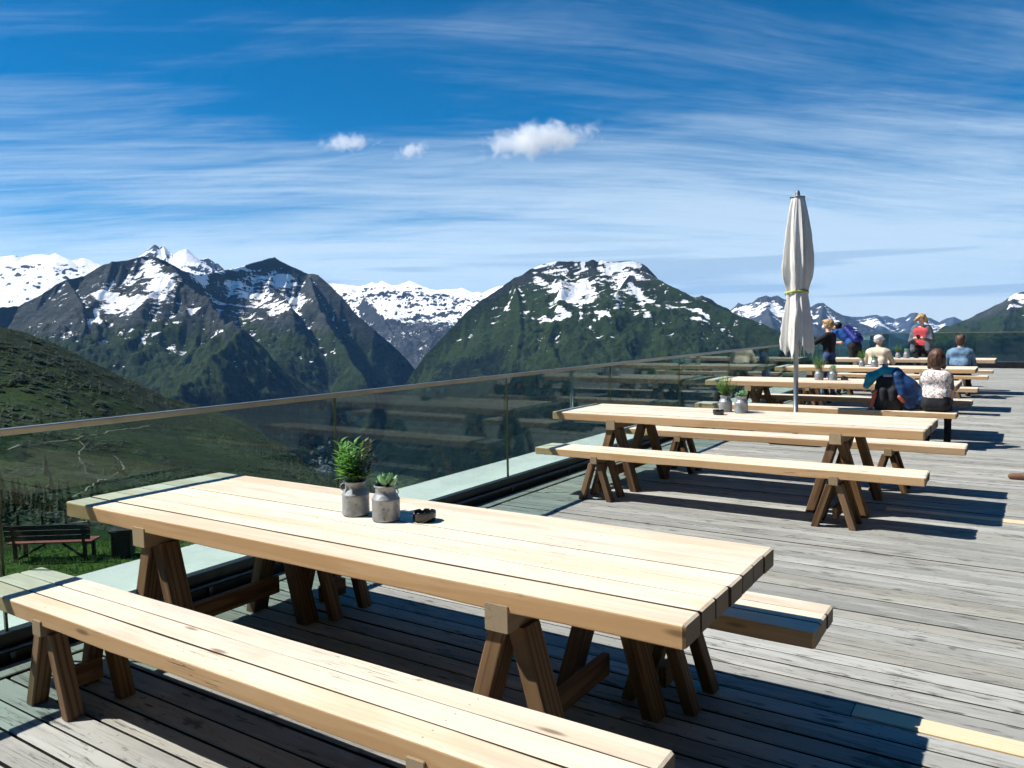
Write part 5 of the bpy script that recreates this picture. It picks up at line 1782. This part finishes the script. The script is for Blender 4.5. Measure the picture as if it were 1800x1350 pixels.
part('hair', H, 'hair_blond', w2, .010, .006)
ph = MB(); ph.box((-.036, -.005, -.07), (.036, .005, .07), bev=.003)
ph = ph.build('phone', 'phone', None); ph.matrix_world = Matrix.Translation((p[0], 20.35, 0)) @ Matrix.Rotation(3.05, 4, 'Z') @ Matrix.Translation((0, .345, 1.155)) @ Matrix.Rotation(R(-50), 4, 'X')
tag(ph, 'dark phone held by the person in red', 'phone')

# --- blonde woman in black with a face mask, arms raised towards the railing
p = at_y(1457, 640, 17.0)
B, hc, T = standing(dict(h=1.53, sw=.16, wt=.95, hem=.16, el=((-.05, .20, -.13), (.04, .17, -.17)), wr=((.02, .22, .10), (-.02, .22, .12)), hp=-.05, pal=(0, 0, -1), curl=.6))
w3 = finish('person', B, ['skin_pale', 'black_cloth', 'jeans', 'shoe_dark', 'black_cloth'], 'standing person with short blond hair in black coat wearing a pale face mask', (p[0], 17.0, 0), 1.35)
H = Body(); H.ell(T(0, -.025, .048), (.094, .104, .082), 0, .02); H.ell(T(0, -.068, -.008), (.084, .052, .078), 0, .03); H.cap(T(-.05, .065, .085), T(.05, .065, .085), .026, .026, 0, .03)
part('hair', H, 'hair_blond', w3, .010, .006)
H = Body(); H.ell(T(0, .070, -.040), (.058, .046, .048), 0, .02); part('face_mask', H, 'mask_blue', w3, .009, 0)

# --- man in blue T-shirt leaning on the railing with a blue rucksack
p = at_y(1494, 640, 19.3)
B, hc, T = standing(dict(h=1.76, bend=.80, sw=.20, wt=1.0, short=True, pey=-.12, feet=((-.12, -.22), (.10, -.55)), el=((-.10, .20, -.26), (.10, .20, -.26)), wr=((.02, .24, -.0), (-.02, .24, -.0)), hp=.25, pal=(0, 0, -1), curl=.6))
m3 = finish('person', B, ['skin', 'blue_shirt', 'black_cloth', 'shoe_dark', 'blue_shirt'], 'person in a blue T-shirt leaning forward on the railing', (p[0], 19.3, 0), 1.12)
H = Body(); H.ell(T(0, -.018, .050), (.083, .100, .076), 0, .02); H.ell(T(0, -.06, .0), (.074, .045, .06), 0, .03); part('hair', H, 'hair_black', m3, .010, .001)
H = Body(); H.cap(T(0, .045, -.085), T(0, .062, -.075), .036, .034, 0, .02); part('beard', H, 'hair_black', m3, .010, .001)
# rucksack on his back
nkx = np.array([0, -.12 + math.sin(.80) * .24 - math.cos(.80) * .165, .93 * 1.76 / 1.70 + math.cos(.80) * .24 + math.sin(.80) * .165])
rk = empty('rucksack'); rk.matrix_world = Matrix.Translation((p[0], 19.3, 0)) @ Matrix.Rotation(1.12, 4, 'Z') @ Matrix.Translation(nkx) @ Matrix.Rotation(-.80, 4, 'X')
tag(rk, 'blue rucksack on the back of the person leaning on the railing', 'rucksack')
H = Body(); H.cap((-.07, 0, -.17), (-.06, .01, .17), .082, .070, 0, .05); H.cap((.07, 0, -.17), (.06, .01, .17), .082, .070, 0, .05); part('bag_body', H, 'blue_pack', rk, .013, .003)
H = Body(); H.cap((-.05, -.072, -.10), (.05, -.072, -.10), .045, .045, 0, .04); H.cap((-.05, -.070, .0), (.05, -.070, .0), .038, .038, 0, .04); part('pocket', H, 'blue_pack', rk, .013, .004)
H = Body(); H.cap((-.08, .0, .225), (.08, .0, .225), .040, .040, 0, .03); part('lid', H, 'pack_trim', rk, .013, .003)
q = MB(); q.box((-.045, -.116, -.02), (.045, -.108, -.005)); q.build('stripe', 'white_cap', rk)

# --- dark rucksack with a teal jacket thrown over it on the bench
px_ = at_y(1560, 700, 10.7)[0]
rk2 = empty('rucksack', (px_, 10.72, ZB), 0.1); tag(rk2, 'dark rucksack standing on the bench beside the person in white', 'rucksack')
H = Body(); H.cap((-.07, 0, .10), (-.05, 0, .36), .10, .085, 0, .05); H.cap((.09, 0, .10), (.06, 0, .36), .10, .085, 0, .05); H.cap((-.10, -.02, .015), (.12, -.02, .015), .03, .03, 0, .08)
for x in (-.05, .06): H.cap((x, -.08, .14), (x, -.09, .24), .05, .045, 0, .03)
part('bag_body', H, 'dark_cloth', rk2, .013, .004)
H = Body(); H.cap((-.035, -.05, .43), (.045, -.05, .43), .026, .026, 0, .03); part('top_pocket', H, 'pack_grey', rk2, .012, 0)
for (a, b) in (((-.19, -.06, .02), (-.13, -.09, .24)), ((.135, -.115, .17), (.175, -.115, .12))):
    H = Body(); H.cap(a, b, .028, .024, 0, .02); part('side_strap', H, 'rust_strap', rk2, .012, .002)
J = Body()
J.cap((-.24, -.03, .30), (-.19, -.02, .40), .045, .060, 0, .05); J.cap((-.19, -.02, .40), (-.04, .0, .485), .055, .050, 0, .05); J.cap((-.04, .0, .485), (.09, .01, .455), .048, .055, 0, .05)
J.cap((.09, .01, .455), (.24, .02, .28), .065, .085, 1, .06); J.cap((.24, .02, .28), (.38, .02, .14), .085, .080, 1, .06); J.cap((.20, .0, .30), (.24, .0, .07), .095, .080, 1, .06); J.cap((.38, .02, .14), (.41, .03, .06), .075, .055, 1, .05)
J.cap((.10, -.07, .42), (.16, -.09, .20), .045, .05, 1, .05)
jk = obj('jacket', J.mesh('jacket', .013, .006), ['teal_jacket', 'navy_jacket'], None, (px_, 10.72, ZB), (0, 0, .1)); tag(jk, 'teal and navy jacket thrown over the dark rucksack on the bench', 'jacket')

# --- somebody at the right edge: only a jeans leg and brown shoe come into view
B, hc, T = standing(dict(h=1.72, sw=.19, feet=((-.10, .04), (.12, .34)), el=((-.06, .02, -.28), (.06, .02, -.28)), wr=((0, .06, -.24), (0, .06, -.24))))
w5 = finish('person', B, ['skin', 'navy_jacket', 'jeans_light', 'shoe_brown', 'jeans_light'], 'person in light jeans and brown shoes cut off by the right edge', (0.395, 8.80, 0), 1.57)
H = Body(); H.ell(T(0, -.018, .048), (.086, .102, .080), 0, .02); part('hair', H, 'hair_brown', w5, .011, .003)


# ================================================================== lawn furniture below the terrace
def at_hill(u, v):
    p = hill_spot(u, v, 9, 60); return p


bp = hill_spot(85, 984, 12, 30); bd = math.hypot(bp[0], bp[1])
pb = empty('park_bench', (bp[0], bp[1], float(hill_z(bp[0], bp[1]))), 0.0); tag(pb, 'dark wooden garden bench with reddish seat on the lawn below', 'bench')
pb.rotation_euler = (0, 0, math.atan2(CR[1], CR[0]) + 0.06 + math.pi)
for sx in (-.78, .78):
    q = MB(); q.box((sx - .035, -.05, 0), (sx + .035, .02, .45), bev=.005); q.build('leg', 'bench_dark', pb)
    q = MB(); q.box((sx - .035, -.48, 0), (sx + .035, -.41, .45), bev=.005); q.build('leg', 'bench_dark', pb)
    q = MB(); q.box((sx - .03, -.46, .36), (sx + .03, .05, .42), bev=.004); q.build('seat_rail', 'bench_dark', pb)
    q = MB(); q.tube([(sx, .02, .40), (sx, .10, .88)], .035, 6, smooth=False); q.build('back_post', 'bench_dark', pb)
    q = MB(); q.tube([(sx, -.02, .05), (sx * .25, -.20, .37)], .026, 6, smooth=False); q.build('brace', 'bench_dark', pb)
for i in range(4):
    q = MB(); q.box((-.95, -.46 + i * .12, .425), (.95, -.36 + i * .12, .46), bev=.005); q.build('seat_slat', 'bench_red', pb)
for i in range(3):
    q = MB(); q.box((-.95, .045 + i * .026, .52 + i * .13), (.95, .075 + i * .026, .635 + i * .13), bev=.005); q.build('back_slat', 'bench_dark', pb)

wp = hill_spot(217, 977, 12, 40)
wb = empty('waste_bin', (wp[0], wp[1], float(hill_z(wp[0], wp[1]))), -CAM_YAW + .2); tag(wb, 'square dark litter bin with a lid on the lawn', 'bin')
q = MB(); q.box((-.21, -.21, .02), (.21, .21, .60), bev=.01); q.build('body', 'bin_dark', wb)
q = MB(); q.box((-.245, -.245, .602), (.245, .245, .68), bev=.012); q.build('lid', 'bin_dark', wb)
for sx in (-1, 1):
    q = MB(); q.box((sx * .16 - .02, -.232, .05), (sx * .16 + .02, -.212, .55), bev=.003); q.build('batten', 'bench_dark', wb)

# a wire fence running up past the bench
fa = hill_spot(30, 965, 12, 60); fb = hill_spot(150, 925, 20, 80)
wf = empty('wire_fence', tuple(fa)); tag(wf, 'thin two-wire fence behind the lawn bench', 'fence')
fp = []
for k in range(4):
    s = k / 3; p = fa + (fb - fa) * s; p[2] = hill_z(p[0], p[1]); fp.append(p - fa)
    q = MB(); q.tube([tuple(fp[-1] + np.array([0, 0, -.1])), tuple(fp[-1] + np.array([0, 0, 1.0]))], .03, 6); q.build('post', 'bench_dark', wf)
for hgt in (.62, .95):
    q = MB(); q.tube([tuple(p + np.array([0, 0, hgt])) for p in fp], .012, 5); q.build('wire', 'wire', wf)

# grass on the lawn in view
gv = []; gf = []
gr_ = np.random.default_rng(12)
cnt = 0
for k in range(60000):
    u = gr_.uniform(-60, 560); d = 9.5 + 26 * gr_.random() ** 1.3
    dv = ray(u, 700.0); h = math.hypot(dv[0], dv[1]); x, y_ = dv[0] / h * d, dv[1] / h * d
    if x > -4.8: continue
    gv.append((x, y_)); cnt += 1
    if cnt >= 26000: break
gv = np.array(gv); gz = hill_z(gv[:, 0], gv[:, 1])
nG = len(gv); ang = gr_.random(nG) * 6.28; hh = .05 + .09 * gr_.random(nG); ww = .012 + .012 * gr_.random(nG); ln = gr_.normal(0, .35, (nG, 2)) * hh[:, None]
V = np.zeros((nG, 3, 3))
V[:, 0, 0] = gv[:, 0] - np.cos(ang) * ww; V[:, 0, 1] = gv[:, 1] - np.sin(ang) * ww; V[:, 0, 2] = gz - .01
V[:, 1, 0] = gv[:, 0] + np.cos(ang) * ww; V[:, 1, 1] = gv[:, 1] + np.sin(ang) * ww; V[:, 1, 2] = gz - .01
V[:, 2, :2] = gv + ln; V[:, 2, 2] = gz + hh
go = obj('grass', mesh_np('grass', V.reshape(-1, 3), np.arange(nG * 3).reshape(-1, 3)), 'leaf_herb'); tag(go, 'short green grass on the lawn below the terrace', 'grass', None, 'stuff')


# ================================================================== conifers on the hillside
def conifer_crown(seed, tiers=9, per=9):
    rr = random.Random(seed); q = MB()
    for i in range(tiers):
        s = i / (tiers - 1); z = .12 + .80 * s; r = .22 * (1 - s) ** .85 + .012
        for j in range(per):
            a = 2 * math.pi * (j + rr.random() * .7) / per + i
            L = r * rr.uniform(.7, 1.25); zz = z + rr.uniform(-.02, .02)
            ca, sa = math.cos(a), math.sin(a); wd = L * .34
            q.add([(0, 0, zz + .085), (ca * L - sa * wd, sa * L + ca * wd, zz - .035), (ca * L * 1.12, sa * L * 1.12, zz - .05), (ca * L + sa * wd, sa * L - ca * wd, zz - .035)], [(0, 1, 2), (0, 2, 3)])
    q.add([(.02, 0, .88), (-.012, .017, .88), (-.012, -.017, .88), (0, 0, 1.0)], [(0, 1, 3), (1, 2, 3), (2, 0, 3)])
    return q.mesh('crown')


q = MB(); q.tube([(0, 0, -.05), (0, 0, .2), (0, 0, .8)], [.022, .018, .006], 6); TRUNK = q.mesh('trunk')
CROWNS = [conifer_crown(s) for s in (1, 2, 3)]
for cme in CROWNS: cme.materials.append(MATS['conifer'])
TRUNK.materials.append(MATS['bark'])
tr_ = np.random.default_rng(21)
cand = []
while len(cand) < 6500:
    az = CAM_YAW + tr_.uniform(-.66, .06); d = 130 * (1000 / 130) ** tr_.random()
    x, y_ = d * math.sin(az), d * math.cos(az)
    dens = 0.40 + 1.9 * float(fbm(np.array([x * .008]), np.array([y_ * .008]), 3)[0]) + .9 * (az - CAM_YAW + .3) + .2 * (d > 480)
    if tr_.random() < dens: cand.append((x, y_, d))
cand = np.array(cand); cz = hill_z(cand[:, 0], cand[:, 1])
PP = np.column_stack([cand[:, 0], cand[:, 1], cz]); tu, tv, tz = pix(PP)
hts = tr_.uniform(3.5, 10.5, len(cand)) * (0.55 + 0.45 * sstep(cand[:, 2], 160, 420))
size_px = hts * CAM_F / tz
vis = (tu > -20) & (tu < 640)
order = np.argsort(-(size_px * vis))
big = order[:220]; small = order[220:]
for n_i, i in enumerate(big):
    t = empty('conifer_tree', (cand[i, 0], cand[i, 1], cz[i]), tr_.random() * 6.28)
    s = hts[i]; t.scale = (s * .9, s * .9, s)
    tag(t, 'small dark conifer on the green slope left of the terrace', 'tree', 'dark conifers scattered over the near hillside')
    obj('crown', CROWNS[n_i % 3], None, t); obj('trunk', TRUNK, None, t)
# the many smaller ones together


src = conifer_crown(11, 5, 5); cv = np.array([v.co[:] for v in src.vertices])
tri = []
for p in src.polygons: tri.append(list(p.vertices))
tri = np.array(tri)
an = tr_.random(len(small)) * 6.28; ca, sa = np.cos(an), np.sin(an); s = hts[small]
VV = np.zeros((len(small), len(cv), 3))
VV[..., 0] = (cv[None, :, 0] * ca[:, None] - cv[None, :, 1] * sa[:, None]) * s[:, None] + cand[small, 0][:, None]
VV[..., 1] = (cv[None, :, 0] * sa[:, None] + cv[None, :, 1] * ca[:, None]) * s[:, None] + cand[small, 1][:, None]
squat = np.where(tr_.random(len(small)) < np.clip(0.95 - 1.6 * (np.arctan2(cand[small, 0], cand[small, 1]) - CAM_YAW + .62), 0.15, .95), tr_.uniform(.25, .5, len(small)), 1.0)
VV[..., :2] = (VV[..., :2] - cand[small, :2][:, None]) * np.where(squat < 1, 1.9, 1.0)[:, None, None] + cand[small, :2][:, None]
VV[..., 2] = cv[None, :, 2] * (s * squat)[:, None] + cz[small][:, None] - .1
FF = (tri[None] + (np.arange(len(small)) * len(cv))[:, None, None]).reshape(-1, 3)
tag(obj('forest', mesh_np('forest', VV.reshape(-1, 3), FF), 'conifer'), 'scattered small conifers and scrub covering the far hillside', 'forest', None, 'stuff')

# ================================================================== village in the valley
vl = np.random.default_rng(31)
hw = MB(); hw.box((-.5, -.5, -.2), (.5, .5, .7)); hw.add([(-.5, -.5, .7), (.5, -.5, .7), (0, -.5, 1.05), (-.5, .5, .7), (.5, .5, .7), (0, .5, 1.05)], [(0, 1, 2), (4, 3, 5)]); HW = hw.mesh('wall')
hr = MB(); hr.add([(-.58, -.56, .66), (0, -.56, 1.10), (.58, -.56, .66), (-.58, .56, .66), (0, .56, 1.10), (.58, .56, .66)], [(0, 1, 4, 3), (1, 2, 5, 4)]); HR = hr.mesh('roof')
HW.materials.append(MATS['house_wall']); HR.materials.append(MATS['house_roof'])
for k in range(64):
    if k < 36: u = 570 + vl.normal(0, 14); v = 828 + vl.normal(0, 4)
    elif k < 50: u = 562 + vl.normal(0, 14); v = 812 + vl.normal(0, 6)
    else: u = 545 + 48 * vl.random(); v = 798 - (u - 545) * .42 + vl.normal(0, 3)
    tP, tU, tV, tM = TERR['dark rocky mountain with two summits and snow fields left of the valley']
    e_ = (tU - u) ** 2 + (tV - v) ** 2 + np.where(tM, 0, 1e6)
    p = tP[np.unravel_index(np.argmin(e_), e_.shape)]
    h = empty('village_house', (p[0], p[1], p[2]), vl.random() * 3.1)
    w = vl.uniform(8, 17); h.scale = (w, w * vl.uniform(.8, 1.9), w * vl.uniform(.6, 1.0))
    tag(h, 'tiny pale house of the village at the valley bottom seen through the glass', 'house', 'village houses far below in the valley')
    obj('wall', HW, None, h); obj('roof', HR, None, h)


# ================================================================== cumulus clouds
def cloud_mat(seed):
    m, n = newmat('cloud_%d' % seed)
    tc = n('ShaderNodeTexCoord')
    P = tc.outputs['Object']
    ln = n('ShaderNodeVectorMath', {0: P}, operation='LENGTH').outputs['Value']
    z1 = n.noise(n.vmath('ADD', n.mapping(P, scale=(3.6, 2.4, 1.2)), (seed * 3.7, 1.1, 2.2)), 1.0, 6, 0.68, 0.5)
    d = n.math('ADD', n.math('SUBTRACT', 0.66, n.math('MULTIPLY', ln, 0.95)), n.math('MULTIPLY', n.math('SUBTRACT', z1, 0.5), 2.1))
    dn = n.math('MULTIPLY', n.step(d, 0.0, 0.40), 0.0065)
    v = n('ShaderNodeVolumePrincipled', {'Color': (1, 1, 1), 'Density': dn, 'Anisotropy': 0.0})
    n.out(None, v.outputs[0])


def cloud(seed, parts, label):
    cloud_mat(seed)
    for j, (u, v, d, a, b, tilt) in enumerate(parts):
        p = at_dist(u, v, d)
        k = d / CAM_F
        bm = bmesh.new(); bmesh.ops.create_icosphere(bm, subdivisions=3, radius=1.0)
        me = bpy.data.meshes.new('cloud'); bm.to_mesh(me); bm.free()
        o = obj('cloud', me, 'cloud_%d' % seed, None, tuple(p))
        o.rotation_euler = (0, -tilt, math.atan2(CR[1], CR[0]))
        o.scale = (a * k, .7 * (a + b) * .5 * k, b * k)
        tag(o, label[j], 'cloud', 'small white clouds above the mountains')


cloud(1, [(940, 248, 9000, 140, 38, .15)], ['largest white fluffy cloud above the middle mountain'])
cloud(2, [(612, 251, 9000, 62, 22, .03)], ['small white cloud left of the largest cloud'])
cloud(3, [(724, 264, 9000, 44, 18, .30)], ['faint wisp of cloud midway between the two white clouds'])


# ================================================================== haze (the air of the place)
m, n = newmat('air')
pv = n('ShaderNodeVolumePrincipled', {'Color': (0.20, 0.50, 1.0), 'Density': 1.7e-5, 'Anisotropy': 0.1})
n.out(None, pv.outputs[0])
mb = MB(); mb.box((-32500, -32500, -760), (32500, 32500, 1500))
tag(mb.build('haze', 'air'), 'thin blue haze lying over the far mountains', 'haze', None, 'stuff')
